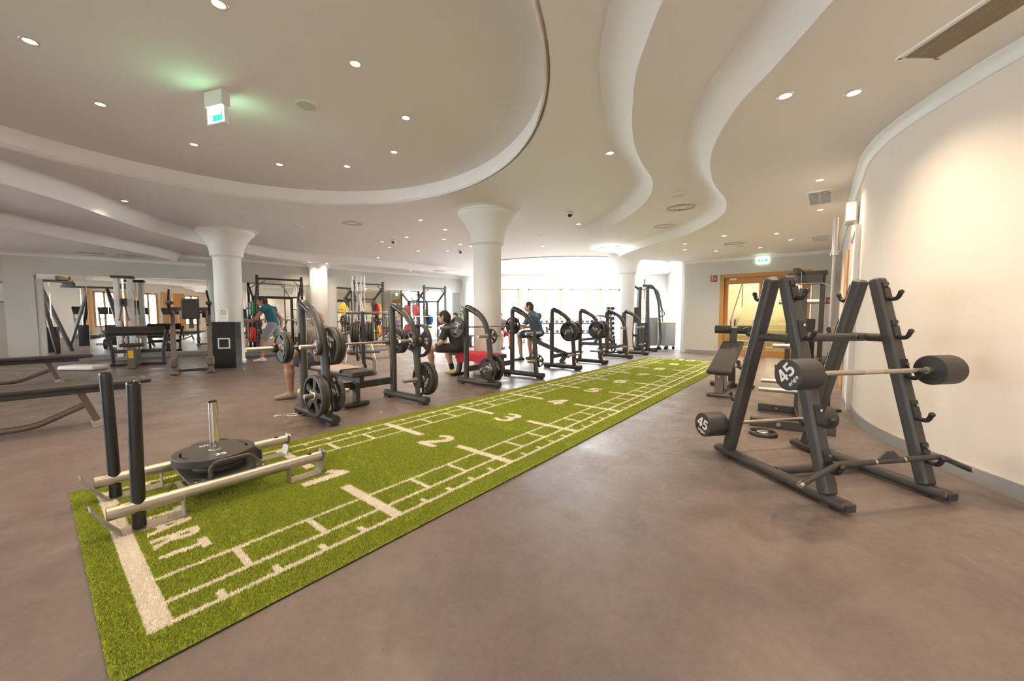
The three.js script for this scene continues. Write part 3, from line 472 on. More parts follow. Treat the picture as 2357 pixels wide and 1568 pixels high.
function fixedBarbell(x0, x1, y, z, spin, label) {
  const r = 0.094, L = 0.17, o = thing('fixed_barbell', label, 'barbell', afp((x0 + x1) / 2, y, z), AFT), w = (x1 - x0) / 2;
  mesh('shaft', [cyl([-w + L, 0, 0], [w - L, 0, 0], 0.0145), ...[-1, 1].map((s) => cyl([s * (w - L - 0.03), 0, 0], [s * (w - L), 0, 0], 0.022))], M.steel, o); mesh('knurled_grip', [cyl([-w * 0.55, 0, 0], [-w * 0.12, 0, 0], 0.0152), cyl([w * 0.12, 0, 0], [w * 0.55, 0, 0], 0.0152)], M.brushed, o);
  for (const s of [-1, 1]) {
    const hd = mesh('head', [place(lathe([[0, -L / 2], [r - 0.006, -L / 2], [r, -L / 2 + 0.006], [r, L / 2 - 0.006], [r - 0.006, L / 2], [0, L / 2]], 40), s * (w - L / 2), 0, 0, 0, 0, Math.PI / 2)], M.rubber, o);
    mesh('lettering', [place(place(merged([place(text('45', 0.078, 0.0012), 0, 0.014, 0), place(text('origin', 0.021, 0.0012), 0.006, -0.054, 0)]), 0, 0, 0, 0, 0, spin), s * w, 0, 0, 0, s * Math.PI / 2, 0)], M.print, hd, 'white 45 and maker word');
  }
}
fixedBarbell(-0.232, 1.0, 0.768, 0.315, 0.85, 'fixed rubber barbell marked 45 on the front hooks of the A-frame');
fixedBarbell(-0.20, 1.0, 0.252, -0.455, -0.3, 'fixed rubber barbell marked 45 low on the back hooks of the A-frame');
{
  const o = thing('pulldown_bar', 'black bent pulldown bar lying on the lowest hooks of the A-frame', 'bar', afp(0, 0, 0), AFT), z = 0.445, y = 0.258;
  mesh('grip_tube', [tube([[-0.23, y - 0.092, z], [-0.01, y, z], [0.755, y, z], [1.0, y - 0.1, z - 0.01]], 0.0165, 0.05, 12, 30)], M.rubber, o); mesh('end_tip', [cyl([-0.232, y - 0.0925, z], [-0.252, y - 0.101, z], 0.017), cyl([1.0, y - 0.1, z - 0.01], [1.018, y - 0.107, z - 0.011], 0.017)], M.chrome, o);
  mesh('collar', [cyl([0.25, y, z], [0.262, y, z], 0.019), cyl([0.46, y, z], [0.472, y, z], 0.019)], M.chrome, o); mesh('eyelet_plate', [place(poly([[-0.085, 0], [0.085, 0], [0.03, 0.045], [-0.02, 0.045]], 0.008, 0.001), 0.36, y + 0.012, z - 0.004)], M.black, o);
}
// ---------------------------------------------------------------- sit-up bench
{
  const o = thing('situp_bench', 'black adjustable sit-up bench with foam ankle rollers', 'weight bench', [2.85, 0, -5.25], ROW);   // local x runs up the bench
  mesh('bench_pad', [place(padBox(1.12, 0.07, 0.3, 0.028), 0.42, 0.52, 0, 0, 0, 0.325)], M.pad, o); mesh('pad_beam', [bar([-0.05, 0.33, 0], [1.0, 0.69, 0], 0.09, 0.05)], M.black, o);
  mesh('front_leg', [bar([0.0, 0.05, 0], [0.02, 0.36, 0], 0.11, 0.06), rbox(0.07, 0.05, 0.32, 0, 0.028, 0, 0.02)], M.bronze, o); mesh('rear_post', [smooth([[0.95, 0.06, 0], [0.93, 0.3, 0], [0.75, 0.56, 0]], 0.05, 8, 14), bar([0, 0.075, 0], [1.0, 0.075, 0], 0.07, 0.06)], M.black, o);
  mesh('rear_foot', [rbox(0.09, 0.06, 0.62, 0.97, 0.035, 0, 0.025)], M.black, o); mesh('roller_post', [bar([0.95, 0.66, 0], [1.04, 0.92, 0], 0.09, 0.05), cyl([1.04, 0.95, 0], [1.05, 1.06, 0], 0.012)], M.black, o);
  for (const s of [-1, 1]) { const p = mesh('roller_pad', [cyl([1.04, 0.9, s * 0.05], [1.04, 0.9, s * 0.27], 0.064, 0.064, 24)], M.pad, o); mesh('roller_cap', [cyl([1.04, 0.9, s * 0.27], [1.04, 0.9, s * 0.276], 0.05, 0.04, 20)], M.plastic, p); }
  mesh('adjuster_knob', [cyl([0.28, 0.4, 0.16], [0.28, 0.4, 0.22], 0.018), cyl([0.28, 0.4, 0.1], [0.28, 0.4, 0.16], 0.008)], enamel(0.7, 0.2, 0.02), o, 'orange adjuster knob'); mesh('warning_sticker', [place(poly([[-0.02, 0], [0.02, 0], [0, 0.035]], 0.002), -0.034, 0.27, 0, 0, -Math.PI / 2, 0)], enamel(0.8, 0.55, 0.02), o);
  mesh('gas_strut', [cyl([0.0, 0.12, 0.075], [-0.02, 0.3, 0.075], 0.018)], M.steel, o);
}
// ---------------------------------------------------------------- plate storage rack behind the A-frame
{
  const T = Math.atan2(-0.36, 0.55), o = thing('storage_rack', 'low black bolted weight storage rack with bare steel horns', 'rack', [2.93, 0, -4.02], T), f = M.black; // local x runs across, towards the wall
  mesh('foot_beam', [rbox(0.68, 0.085, 0.07, 0.0, 0.0435, 0.37, 0.006)], f, o); mesh('foot_beam', [rbox(0.56, 0.085, 0.07, 0.0, 0.0435, -0.42, 0.006)], f, o); mesh('bolt', [-0.1, 0.22].flatMap((x) => [cyl([x, 0.045, 0.405], [x, 0.045, 0.415], 0.02), cyl([x, 0.045, -0.386], [x, 0.045, -0.378], 0.014)]), M.steel, o);
  mesh('spine_beam', [bar([0.1, 0.05, 0.36], [0.1, 0.05, -0.42], 0.07, 0.07)], f, o); mesh('upright', [bar([0.1, 0.05, -0.4], [0.1, 1.42, -0.4], 0.075, 0.075)], f, o); mesh('upright', [bar([0.1, 0.05, 0.2], [0.1, 0.5, -0.36], 0.06, 0.06)], f, o);
  for (const [y, z, a, b] of [[0.3, -0.12, -0.28, 0.1], [0.36, -0.4, -0.26, 0.1], [0.77, -0.4, -0.16, 0.1], [1.27, -0.4, -0.12, 0.24]]) mesh('plate_horn', [cyl([a, y, z], [b, y, z], 0.025)], M.steel, o);
}
plate('small', [2.36, 0.018, -3.56], 0.3, 'small black spoked plate lying alone on the floor', undefined, 0, 1);
// upright Olympic bar in its holder
{
  const h = tag(mesh('bar_holder', [rbox(0.2, 0.03, 0.2, 3.72, 0.015, -4.5, 0.006), cyl([3.72, 0.03, -4.5], [3.72, 0.25, -4.5], 0.034), box(0.06, 0.24, 0.05, 3.63, 0.13, -4.47)], M.black, scene), 'black floor holder for the upright chrome barbell', 'holder');
  const b = barbell([3.72, 1.14, -4.5], 0, 'chrome Olympic barbell standing upright by the curved wall'); b.rotation.set(0, 0, Math.PI / 2);
}
// ---------------------------------------------------------------- cable tower by the timber door
{
  const o = thing('cable_tower', 'tall black cable pulldown tower beside the timber glass door', 'gym machine', [6.75, 0, -8.9], -0.75), f = M.black;
  for (const s of [-1, 1]) mesh('upright', [box(0.09, 2.1, 0.09, s * 0.3, 1.05, 0)], f, o); mesh('top_frame', [rbox(0.75, 0.1, 0.12, 0, 2.08, 0, 0.01), box(0.1, 0.1, 0.9, -0.1, 2.09, 0.4), rbox(0.62, 0.22, 0.06, 0, 1.94, 0.06, 0.01)], f, o); mesh('base_frame', [box(0.8, 0.07, 0.1, 0, 0.035, 0), box(0.1, 0.07, 1.3, 0, 0.035, 0.6), box(0.7, 0.07, 0.1, 0, 0.035, 1.2)], f, o);
  for (const s of [-1, 1]) mesh('guide_rod', [cyl([s * 0.1, 0.07, 0], [s * 0.1, 1.9, 0], 0.012)], M.chrome, o); mesh('weight_stack', Array.from({ length: 12 }, (_, i) => box(0.34, 0.045, 0.13, 0, 0.12 + i * 0.05, 0)), M.blackGloss, o); mesh('shroud', [rbox(0.42, 1.0, 0.05, 0, 0.55, 0.12, 0.01)], M.blackGloss, o);
  mesh('seat', [place(padBox(0.35, 0.07, 0.4), 0, 0.5, 0.95), box(0.07, 0.45, 0.07, 0, 0.25, 0.95)], M.pad, o); mesh('lat_bar', [tube([[-0.5, 1.72, 0.85], [-0.35, 1.8, 0.85], [0.35, 1.8, 0.85], [0.5, 1.72, 0.85]], 0.014, 0.05), cyl([0, 1.8, 0.85], [0, 2.05, 0.85], 0.004)], M.chrome, o);
  for (const s of [-1, 1]) mesh('knee_roller', [cyl([s * 0.04, 0.72, 0.7], [s * 0.22, 0.72, 0.7], 0.055)], M.pad, o);
}
// ---------------------------------------------------------------- timber glass door with the stair behind
{
  const d = struct('door_1', [bwBox(DOOR0, DOOR0 + 0.1, 0, DOORH, -0.2, 0.02), bwBox(DOOR1 - 0.1, DOOR1, 0, DOORH, -0.2, 0.02), bwBox(DOOR0, DOOR1, DOORH - 0.1, DOORH, -0.2, 0.02)], M.wood, 'wide orange timber frame of the glass door');
  const mid = (DOOR0 + DOOR1) / 2;
  for (const [a, b] of [[DOOR0 + 0.1, mid], [mid, DOOR1 - 0.1]]) {
    const l = mesh('door_leaf', [bwBox(a, a + 0.1, 0.01, DOORH - 0.1, -0.13, -0.08), bwBox(b - 0.1, b, 0.01, DOORH - 0.1, -0.13, -0.08), bwBox(a + 0.1, b - 0.1, DOORH - 0.28, DOORH - 0.1, -0.13, -0.08), bwBox(a + 0.1, b - 0.1, 0.01, 0.16, -0.13, -0.08)], M.wood, d);
    mesh('pane', [bwBox(a + 0.1, b - 0.1, 0.16, DOORH - 0.28, -0.108, -0.1)], M.glass, l); mesh('closer', [bwBox(a + 0.12, a + 0.3, DOORH - 0.17, DOORH - 0.12, -0.08, -0.04)], M.steel, l);
  }
  const handle = bw(mid - 0.05, 1.05, -0.03); mesh('handle', [cyl([handle[0], 0.8, handle[2]], [handle[0], 1.3, handle[2]], 0.014)], M.steel, d);
  // stair hall
  const stairM = std({ color: lin(0.46, 0.43, 0.30), roughness: 0.7 }), hall = std({ color: lin(0.86, 0.80, 0.66), roughness: 0.9 });
  const st = tag(mesh('staircase', [bwBox(DOOR0 - 0.4, DOOR1 + 0.4, 0, 0.02, -2.2, -0.31)], stairM, scene), 'broad stone stair rising behind the glass door', 'stairs'); st.userData.kind = 'structure';
  for (let i = 0; i < 9; i++) mesh('step', [bwBox(DOOR0 + 0.15, DOOR1 + 0.6, 0.02, 0.17 + i * 0.165, -1.5 - i * 0.29 - 0.29 * (9 - i), -1.3 - i * 0.29)], stairM, st);
  struct('wall_stair', [bwBox(DOOR0 - 0.5, DOOR1 + 0.8, 0, 3.06, -4.8, -4.6), bwBox(DOOR0 - 0.6, DOOR0 - 0.4, 0, 3.06, -4.6, -0.3), bwBox(DOOR1 + 0.6, DOOR1 + 0.8, 0, 3.06, -4.6, -0.3), bwBox(DOOR0 - 0.6, DOOR1 + 0.8, 3.0, 3.065, -4.7, -0.3)], hall, 'warm cream walls of the stair hall');
  struct('floor_stair', [bwBox(DOOR0 - 0.5, DOOR1 + 0.8, -0.2, -0.002, -4.8, -0.28)], stairM, 'pale stone floor of the stair hall');
  const rail = thing('handrail', 'black sloping handrail on the stair behind the door', 'handrail'); const r0 = bw(DOOR0 + 0.12, 0.95, -1.3), r1 = bw(DOOR0 + 0.12, 2.4, -3.9); mesh('rail', [cyl(r0, r1, 0.02)], M.black, rail); mesh('rail_post', [cyl([r0[0], 0, r0[2]], r0, 0.015), cyl([r1[0], 1.4, r1[2]], r1, 0.015)], M.black, rail);
  const lp = bw(2.1, 2.97, -2.2), lamp = thing('ceiling_lamp', 'glowing round lamp in the stair hall', 'lamp', lp); mesh('lamp_body', [lathe([[0, -0.01], [0.2, -0.008], [0.23, 0.02]], 32)], M.lampGlow, lamp); const pl = new THREE.PointLight(lin(1, 0.86, 0.6), 9, 0, 2); pl.position.set(0, -0.12, 0); pl.castShadow = true; pl.shadow.radius = 6; lamp.add(pl);
}
// further doors in the curved wall, seen along it
{
  const sgn = (i, w, y0, y1, out, m, name, label) => { const a = rightWall[i], b = rightWall[i + 1], L = Math.hypot(b[0] - a[0], b[1] - a[1]), dx = (b[0] - a[0]) / L, dz = (b[1] - a[1]) / L, nx = dz, nz = -dx; return box(w, y1 - y0, out, a[0] + nx * out / 2, (y0 + y1) / 2, a[1] + nz * out / 2, 0, Math.atan2(-dz, dx), 0); };
  const near = (x, z) => rightWall.reduce((m, p, i) => (Math.hypot(p[0] - x, p[1] - z) < Math.hypot(rightWall[m][0] - x, rightWall[m][1] - z) ? i : m), 0);
  const i1 = near(4.3, -4.86), i2 = near(5.2, -6.0);
  const d2 = struct('door_2', [sgn(i1, 0.9, 0, 2.1, 0.03, M.white)], M.white, 'white flush door in the curved wall'); mesh('door_frame', [sgn(i1, 1.02, 2.1, 2.16, 0.05), sgn(near(4.02, -4.5), 0.07, 0, 2.16, 0.05), sgn(near(4.62, -5.27), 0.07, 0, 2.16, 0.05)], M.plastic, d2);
  const d3 = struct('door_3', [sgn(i2, 0.9, 0, 2.1, 0.04, M.wood)], M.wood, 'orange timber door in the curved wall'); mesh('handle', [sgn(i2, 0.12, 1.0, 1.03, 0.1)], M.steel, d3);
  const el = tag(mesh('emergency_light', [sgn(i1, 0.34, 2.28, 2.5, 0.09).translate(-0.03, 0, -0.02)], M.plastic, scene), 'white box lamp on the curved wall above the doors', 'lamp');
  // extinguisher signs
  const sign = (p, turn, label, w = 0.17) => { const o = thing('fire_sign', label, 'sign', p, turn); mesh('board', [box(w, w * 1.1, 0.01)], enamel(0.30, 0.02, 0.02), o); mesh('pictogram', [box(w * 0.16, w * 0.6, 0.003, -w * 0.25, -0.01, 0.006), box(w * 0.3, w * 0.1, 0.003, -w * 0.22, w * 0.33, 0.006), box(w * 0.07, w * 0.5, 0.003, w * 0.12, -0.01, 0.006, 0, 0, 0.25), box(w * 0.07, w * 0.6, 0.003, w * 0.27, 0, 0.006, 0, 0, -0.2)], M.print, o); };
  sign(bw(0.92, 2.2, 0.01), BWA, 'red fire extinguisher sign left of the timber door'); sign(bw(3.5, 1.5, 0.01), BWA, 'red fire sign behind the cable tower', 0.15);
}
// ---------------------------------------------------------------- benches and machines on the mirror side
function flatBench(u, v, label) {
  const o = thing('flat_bench', label, 'weight bench', uv(u, v), ROW, 'low flat benches');
  mesh('bench_pad', [place(padBox(1.42, 0.06, 0.3, 0.025), -0.24, 0.415, 0)], M.pad, o); mesh('end_roll', [place(padBox(0.1, 0.055, 0.28, 0.025), 0.5, 0.418, 0)], M.pad, o); mesh('pad_beam', [rbox(1.2, 0.06, 0.12, -0.22, 0.365, 0, 0.01)], M.black, o);
  mesh('leg', [bar([0.03, 0.35, 0], [0.135, 0.04, 0], 0.08, 0.055)], M.bronze, o); mesh('leg_foot', [bar([0.125, 0.05, 0], [0.14, 0.012, 0], 0.06, 0.04), rbox(0.1, 0.012, 0.34, 0.145, 0.006, 0, 0.004)], M.steel, o); mesh('brace', [tube([[0.07, 0.22, 0], [-0.28, 0.055, 0], [-0.85, 0.045, 0]], 0.03, 0.08, 8)], M.bronze, o); mesh('leg', [bar([-0.75, 0.35, 0], [-0.85, 0.04, 0], 0.08, 0.055), rbox(0.1, 0.02, 0.34, -0.86, 0.01, 0, 0.004)], M.bronze, o);
}
flatBench(0.02, 4.03, 'low black flat bench on a bronze frame behind the push sled'); flatBench(-0.12, 8.28, 'low black flat bench nearer the first mirror');
{ // preacher curl bench
  const o = thing('preacher_bench', 'black preacher curl bench with a wide arm pad and yellow tag', 'weight bench', [-8.42, 0, -8.62], 0.6);
  mesh('foot', [rbox(0.95, 0.05, 0.09, 0, 0.03, -0.15, 0.015)], M.black, o); for (const s of [-1, 1]) mesh('side_arm', [smooth([[s * 0.42, 0.06, -0.15], [s * 0.44, 0.45, -0.12], [s * 0.52, 0.8, -0.1]], 0.035, 8, 14)], M.black, o);
  mesh('arm_pad', [place(padBox(0.95, 0.11, 0.26, 0.03), 0, 0.78, 0.0, 0.5)], M.pad, o); mesh('crossbar', [bar([-0.43, 0.32, -0.14], [0.43, 0.32, -0.14], 0.05, 0.08)], M.black, o);
  mesh('seat', [place(padBox(0.36, 0.07, 0.3, 0.03), 0, 0.49, 0.42)], M.pad, o); mesh('seat_post', [box(0.12, 0.42, 0.1, 0, 0.24, 0.52), box(0.08, 0.07, 0.75, 0, 0.07, 0.15), rbox(0.14, 0.05, 0.14, 0, 0.028, 0.55, 0.01), box(0.09, 0.35, 0.09, 0, 0.2, -0.1)], M.bronze, o); mesh('hang_tag', [box(0.08, 0.16, 0.006, 0, 0.3, 0.575)], enamel(0.85, 0.5, 0.01), o, 'yellow tag');
  for (const s of [-1, 1]) mesh('plate_horn', [cyl([s * 0.44, 0.5, -0.13], [s * 0.66, 0.5, -0.13], 0.022)], M.steel, o);
  for (const s of [-1, 1]) plate('small', local([-8.42, -8.62], 0.6)(s * 0.52, 0.5, -0.13), 0.6, 'small black spoked plate on the horn of the preacher bench', 'plates on the preacher bench');
}
{ // dip tower
  const o = thing('dip_tower', 'bronze knee raise and dip tower with a black back pad', 'gym machine', [-6.2, 0, -7.45], 0.62);
  for (const s of [-1, 1]) { const p = mesh('post', [bar([s * 0.27, 0.02, 0.08], [s * 0.27, 1.22, 0.02], 0.075, 0.075, 0.01)], M.bronze, o); mesh('boot', [rbox(0.12, 0.2, 0.18, s * 0.27, 0.24, 0.07, 0.04), rbox(0.12, 0.07, 0.16, s * 0.27, 0.036, 0.1, 0.02)], M.bronze, p); mesh('arm_pad', [place(padBox(0.09, 0.07, 0.36, 0.03), s * 0.29, 1.36, 0.1)], M.pad, o); mesh('hand_grip', [cyl([s * 0.3, 1.38, 0.22], [s * 0.27, 1.6, 0.3], 0.018), cyl([s * 0.29, 1.15, 0.1], [s * 0.3, 1.4, 0.22], 0.022)], M.blackGloss, o); mesh('dip_handle', [tube([[s * 0.27, 1.15, 0.06], [s * 0.27, 0.95, 0.25], [s * 0.27, 0.95, 0.45]], 0.02, 0.05)], M.black, o); mesh('base_beam', [bar([s * 0.27, 0.05, 0.1], [s * 0.27, 0.05, -0.55], 0.07, 0.06)], M.bronze, o); }
  mesh('back_pad', [place(padBox(0.27, 0.4, 0.075, 0.03), 0, 1.25, 0.0)], M.pad, o); mesh('crossbar', [bar([-0.3, 1.25, -0.06], [0.3, 1.25, -0.06], 0.05, 0.07), box(0.07, 0.25, 0.05, 0, 1.0, -0.06)], M.black, o); mesh('floor_tube', [cyl([-0.27, 0.06, -0.1], [0.27, 0.06, -0.1], 0.025)], M.black, o);
}
{ // cable column
  const o = thing('cable_column', 'slim white cable column with chrome rods in front of the mirror', 'gym machine', [-9.72, 0, -9.7], 0.62);
  mesh('column_body', [rbox(0.1, 2.05, 0.16, -0.12, 1.03, 0, 0.02)], M.white, o); mesh('column_body', [rbox(0.1, 2.05, 0.16, 0.12, 1.03, 0, 0.02)], M.plastic, o); mesh('top_cap', [rbox(0.42, 0.06, 0.24, 0, 2.08, 0, 0.02)], M.black, o); mesh('base', [rbox(0.42, 0.1, 0.4, 0, 0.05, 0, 0.02)], M.skirt, o);
  mesh('guide_rod', [cyl([0, 0.1, 0.05], [0, 2.05, 0.05], 0.022)], M.chrome, o); const c = mesh('carriage', [rbox(0.12, 0.2, 0.1, 0, 1.45, 0.09, 0.02)], M.black, o); mesh('pulley', [cyl([-0.02, 1.45, 0.15], [0.02, 1.45, 0.15], 0.04)], M.blackGloss, c);
  for (const s of [-1, 1]) { const h = mesh('rope_handle', [cyl([s * 0.03, 1.35, 0.14], [s * 0.08, 1.05, 0.14], 0.012)], M.black, o); mesh('grip_end', [lathe([[0.0, 0], [0.028, 0], [0.022, 0.04], [0, 0.05]], 12).translate(s * 0.085, 1.0, 0.14)], enamel(0.5, 0.1, 0.03), h); }
}
{ // black bin with sign
  const o = thing('waste_bin', 'tall black box bin with a white framed opening beside the column', 'bin', [-6.17, 0, -8.3], 0.25);
  mesh('cabinet', [box(0.42, 0.97, 0.3, 0.02, 0.485, 0)], M.blackGloss, o); mesh('side_panel', [box(0.03, 0.97, 0.3, -0.215, 0.485, 0)], M.brushed, o); mesh('lid', [box(0.47, 0.02, 0.32, 0.0, 0.98, 0)], M.black, o); mesh('opening_frame', [box(0.22, 0.025, 0.012, 0.02, 0.635, 0.152), box(0.22, 0.025, 0.012, 0.02, 0.435, 0.152), box(0.025, 0.2, 0.012, -0.08, 0.535, 0.152), box(0.025, 0.2, 0.012, 0.12, 0.535, 0.152)], M.print, o); mesh('opening', [box(0.18, 0.18, 0.008, 0.02, 0.535, 0.15)], M.dark, o);
  const s = thing('notice_stand', 'small white notice with a prohibition ring standing on the black bin', 'sign', [-6.18, 0.991, -8.26], 0.22);
  mesh('sheet', [box(0.2, 0.26, 0.005, 0, 0.14, 0, -0.12)], M.white, s); mesh('foot', [box(0.2, 0.02, 0.08, 0, 0.01, 0)], M.plastic, s); mesh('ring', [place(new THREE.TorusGeometry(0.045, 0.006, 6, 24), 0, 0.2, 0.0, -0.12), box(0.08, 0.008, 0.003, 0, 0.2, 0.0, 0, 0, -0.8), box(0.12, 0.006, 0.002, 0, 0.1, 0.008, -0.12), box(0.1, 0.006, 0.002, 0, 0.08, 0.01, -0.12)], M.skirt, s);
}
tag(mesh('step_board', [rbox(0.75, 0.09, 0.34, 0, 0.047, 0, 0.04)], M.plastic, scene), 'pale rounded step board on the floor below the first mirror', 'step').position.set(-8.9, 0, -7.95);
{ const o = thing('picture_frame', 'red framed notice on the left end wall', 'picture', [-11.925, 1.67, -8.91], 0.94); mesh('frame', [box(0.36, 0.48, 0.02)], enamel(0.35, 0.06, 0.03), o); mesh('sheet', [box(0.31, 0.43, 0.006, 0, 0, 0.012)], M.white, o); }
// cable crossover that the mirror shows
{
  const mk = (x, z, t, label) => { const o = thing('cable_station', label, 'gym machine', [x, 0, z], t, 'cable stations facing the mirror'); for (const s of [-1, 1]) { mesh('leg', [bar([s * 0.75, 0.03, 0.5], [s * 0.3, 2.15, 0], 0.09, 0.07)], M.black, o); mesh('leg', [bar([s * 0.75, 0.03, -0.5], [s * 0.3, 2.15, 0], 0.09, 0.07)], M.black, o); mesh('weight_shroud', [rbox(0.42, 0.75, 0.22, s * 0.42, 0.42, 0, 0.02)], M.blackGloss, o); for (const q of [-0.1, 0.1]) mesh('guide_rod', [cyl([s * 0.42 + q, 0.1, 0], [s * 0.42 + q, 2.1, 0], 0.011)], M.chrome, o); mesh('pulley_head', [rbox(0.32, 0.16, 0.12, s * 0.8, 2.22, 0, 0.05)], M.rubber, o); } mesh('top_beam', [rbox(2.0, 0.07, 0.08, 0, 2.14, 0, 0.01)], M.black, o); };
  mk(-10.75, -6.35, 0.62, 'black cable station with slanted legs facing the first mirror'); mk(-8.3, -4.4, 0.62, 'black cable station with slanted legs further along the mirrors');
}
// treadmills in front of the rear windows, seen in the mirrors
{
  const o = thing('treadmill', 'black treadmill in front of the tall rear windows', 'treadmill', [-5.6, 0, 3.4], 0, 'treadmills by the rear windows');
  mesh('deck', [rbox(0.75, 0.16, 1.7, 0, 0.1, 0, 0.03)], M.blackGloss, o); mesh('running_belt', [box(0.5, 0.01, 1.5, 0, 0.186, -0.05)], M.rubber, o); for (const s of [-1, 1]) { mesh('upright', [bar([s * 0.36, 0.1, 0.6], [s * 0.36, 1.3, 0.75], 0.06, 0.08)], M.skirt, o); mesh('handrail', [tube([[s * 0.36, 0.95, 0.7], [s * 0.36, 1.0, 0.15]], 0.022)], M.black, o); } mesh('console', [rbox(0.75, 0.4, 0.08, 0, 1.4, 0.78, 0.02, 0.3)], M.blackGloss, o);
  for (const x of [-4.2, -2.8, -1.4, 0.0]) copyOf(o, [x, 0, 3.4], 0);
}
// ---------------------------------------------------------------- power racks along the far mirrors
function powerRack(a, b, depth, label) {
  const L = Math.hypot(b[0] - a[0], b[1] - a[1]), t = Math.atan2(-(b[1] - a[1]), b[0] - a[0]), o = thing('power_rack', label, 'rack', [(a[0] + b[0]) / 2, 0, (a[1] + b[1]) / 2], t, 'power racks along the mirrors'), w = L / 2;
  for (const x of [-w, w]) { for (const z of [0, -depth]) { const H = z ? 1.75 : 2.3, p = mesh('upright', [box(0.07, H, 0.07, x, H / 2, z)], M.black, o); mesh('pin_hole', Array.from({ length: Math.floor(H / 0.1) - 1 }, (_, i) => cyl([x, 0.1 + i * 0.1, z + 0.0345], [x, 0.1 + i * 0.1, z + 0.0362], 0.009, 0.009, 6)), M.plastic, p); } mesh('side_brace', [bar([x, 2.1, 0], [x, 1.7, -depth], 0.06, 0.06), box(0.06, 0.06, depth, x, 0.05, -depth / 2)], M.black, o); mesh('gusset', [bar([x, 1.98, 0.0], [x - Math.sign(x) * 0.2, 2.15, 0.0], 0.05, 0.02)], M.black, o);
    mesh('safety_arm', [box(0.06, 0.07, 0.5, x, 0.7, 0.28)], M.black, o); for (const y of [0.55, 0.95, 1.35]) mesh('plate_peg', [cyl([x, y, -depth], [x + Math.sign(x) * 0.22, y, -depth], 0.024)], M.steel, o); }
  mesh('pullup_bar', [cyl([-w, 2.2, 0], [w, 2.2, 0], 0.03), cyl([-w, 1.7, -depth], [w, 1.7, -depth], 0.03)], M.black, o);
  const P = local([(a[0] + b[0]) / 2, (a[1] + b[1]) / 2], t); return { P, t, w, depth };
}
const RK = [powerRack([-7.36, -11.2], [-6.46, -11.9], 0.62, 'black power rack behind the walking man'), powerRack([-5.2, -12.7], [-4.5, -13.5], 0.6, 'black power rack with yellow and red plates'), powerRack([-3.38, -14.9], [-2.67, -15.5], 0.6, 'black power rack with blue plates')];
const on = (r, s, y, kinds, label, group) => { let x = s * (RK[r].w + 0.05); kinds.forEach((k) => { x += s * plateKinds[k].t / 2; plate(k, RK[r].P(x, y, -RK[r].depth), RK[r].t, label(k), group); x += s * plateKinds[k].t / 2; }); };
const cl = (w) => (k) => `${k === 'grip' ? 'black rubber' : k} plate on a peg of the ${w}`;
on(0, -1, 1.35, ['green'], cl('rack behind the walking man')); on(0, -1, 0.55, ['red', 'red'], cl('rack behind the walking man'), 'red plates on the first rack');
on(1, -1, 1.35, ['yellow'], cl('second power rack')); on(1, -1, 0.95, ['grip'], cl('second power rack'), 'black plates on the second rack'); on(1, 1, 1.35, ['red', 'yellow'], cl('second rack beside its far upright')); on(1, 1, 0.95, ['grip'], cl('second power rack'), 'black plates on the second rack'); on(1, 1, 0.55, ['yellow', 'red'], cl('second rack low at its far upright'));
on(2, -1, 1.35, ['red'], cl('third power rack')); on(2, 1, 0.95, ['blue', 'blue'], cl('third power rack'), 'blue plates on the third rack'); on(2, -1, 0.55, ['red'], cl('third rack near the floor'));
for (const [r, y, l] of [[0, 1.0, 'barbell racked across the first power rack'], [1, 1.25, 'barbell racked across the second power rack'], [2, 1.1, 'barbell racked across the third power rack']]) barbell(RK[r].P(0, y, 0.1), RK[r].t, l);
RK.forEach((r, i) => { const c = r.P(0, 0, 0.15), pl = tag(mesh('lifting_platform', [rbox(1.9, 0.05, 1.7, 0, 0.026, 0, 0.004)], std({ color: lin(0.10, 0.105, 0.11), roughness: 0.6 }), scene), ['dark lifting platform under the rack behind the walking man', 'dark lifting platform under the second power rack', 'dark lifting platform under the third power rack'][i], 'platform'); pl.position.set(...c); pl.rotation.y = r.t; });
// plate tree
{
  const o = thing('plate_tree', 'black weight plate tree loaded with dark plates behind the flat bench', 'rack', [-2.86, 0, -7.4], 0.25), P = local([-2.86, -7.4], 0.25);
  mesh('post', [bar([0, 0.2, 0], [0, 1.2, 0], 0.07, 0.07)], M.black, o); mesh('base_hoop', [tube([[0.06, 0.05, 0.12], [0.2, 0.05, 0.12], [0.2, 0.3, 0], [0, 0.32, 0]], 0.035, 0.12), tube([[-0.2, 0.05, -0.3], [0, 0.05, -0.3], [0, 0.3, 0]], 0.035, 0.1), bar([-0.2, 0.04, 0.2], [0.25, 0.04, 0.2], 0.07, 0.06), bar([0, 0.04, 0.2], [0, 0.04, -0.3], 0.07, 0.06)], M.bronze, o);
  for (const y of [0.42, 0.8, 1.17]) for (const s of [-1, 1]) mesh('plate_horn', [cyl([0, y, 0], [s * 0.3, y, 0], 0.024)], M.bronze, o);
  for (const s of [-1, 1]) { let x = 0.06; for (let i = 0; i < 3; i++) { plate(i ? 'grip' : 'big', P(s * (x + 0.025), 0.8, 0), 0.25, 'large dark plate hanging on the middle horns of the plate tree', 'plates on the plate tree', i); x += 0.052; } } plate('mid', P(-0.1, 0.42, 0), 0.25, 'single medium plate on the lowest horn of the plate tree');
}
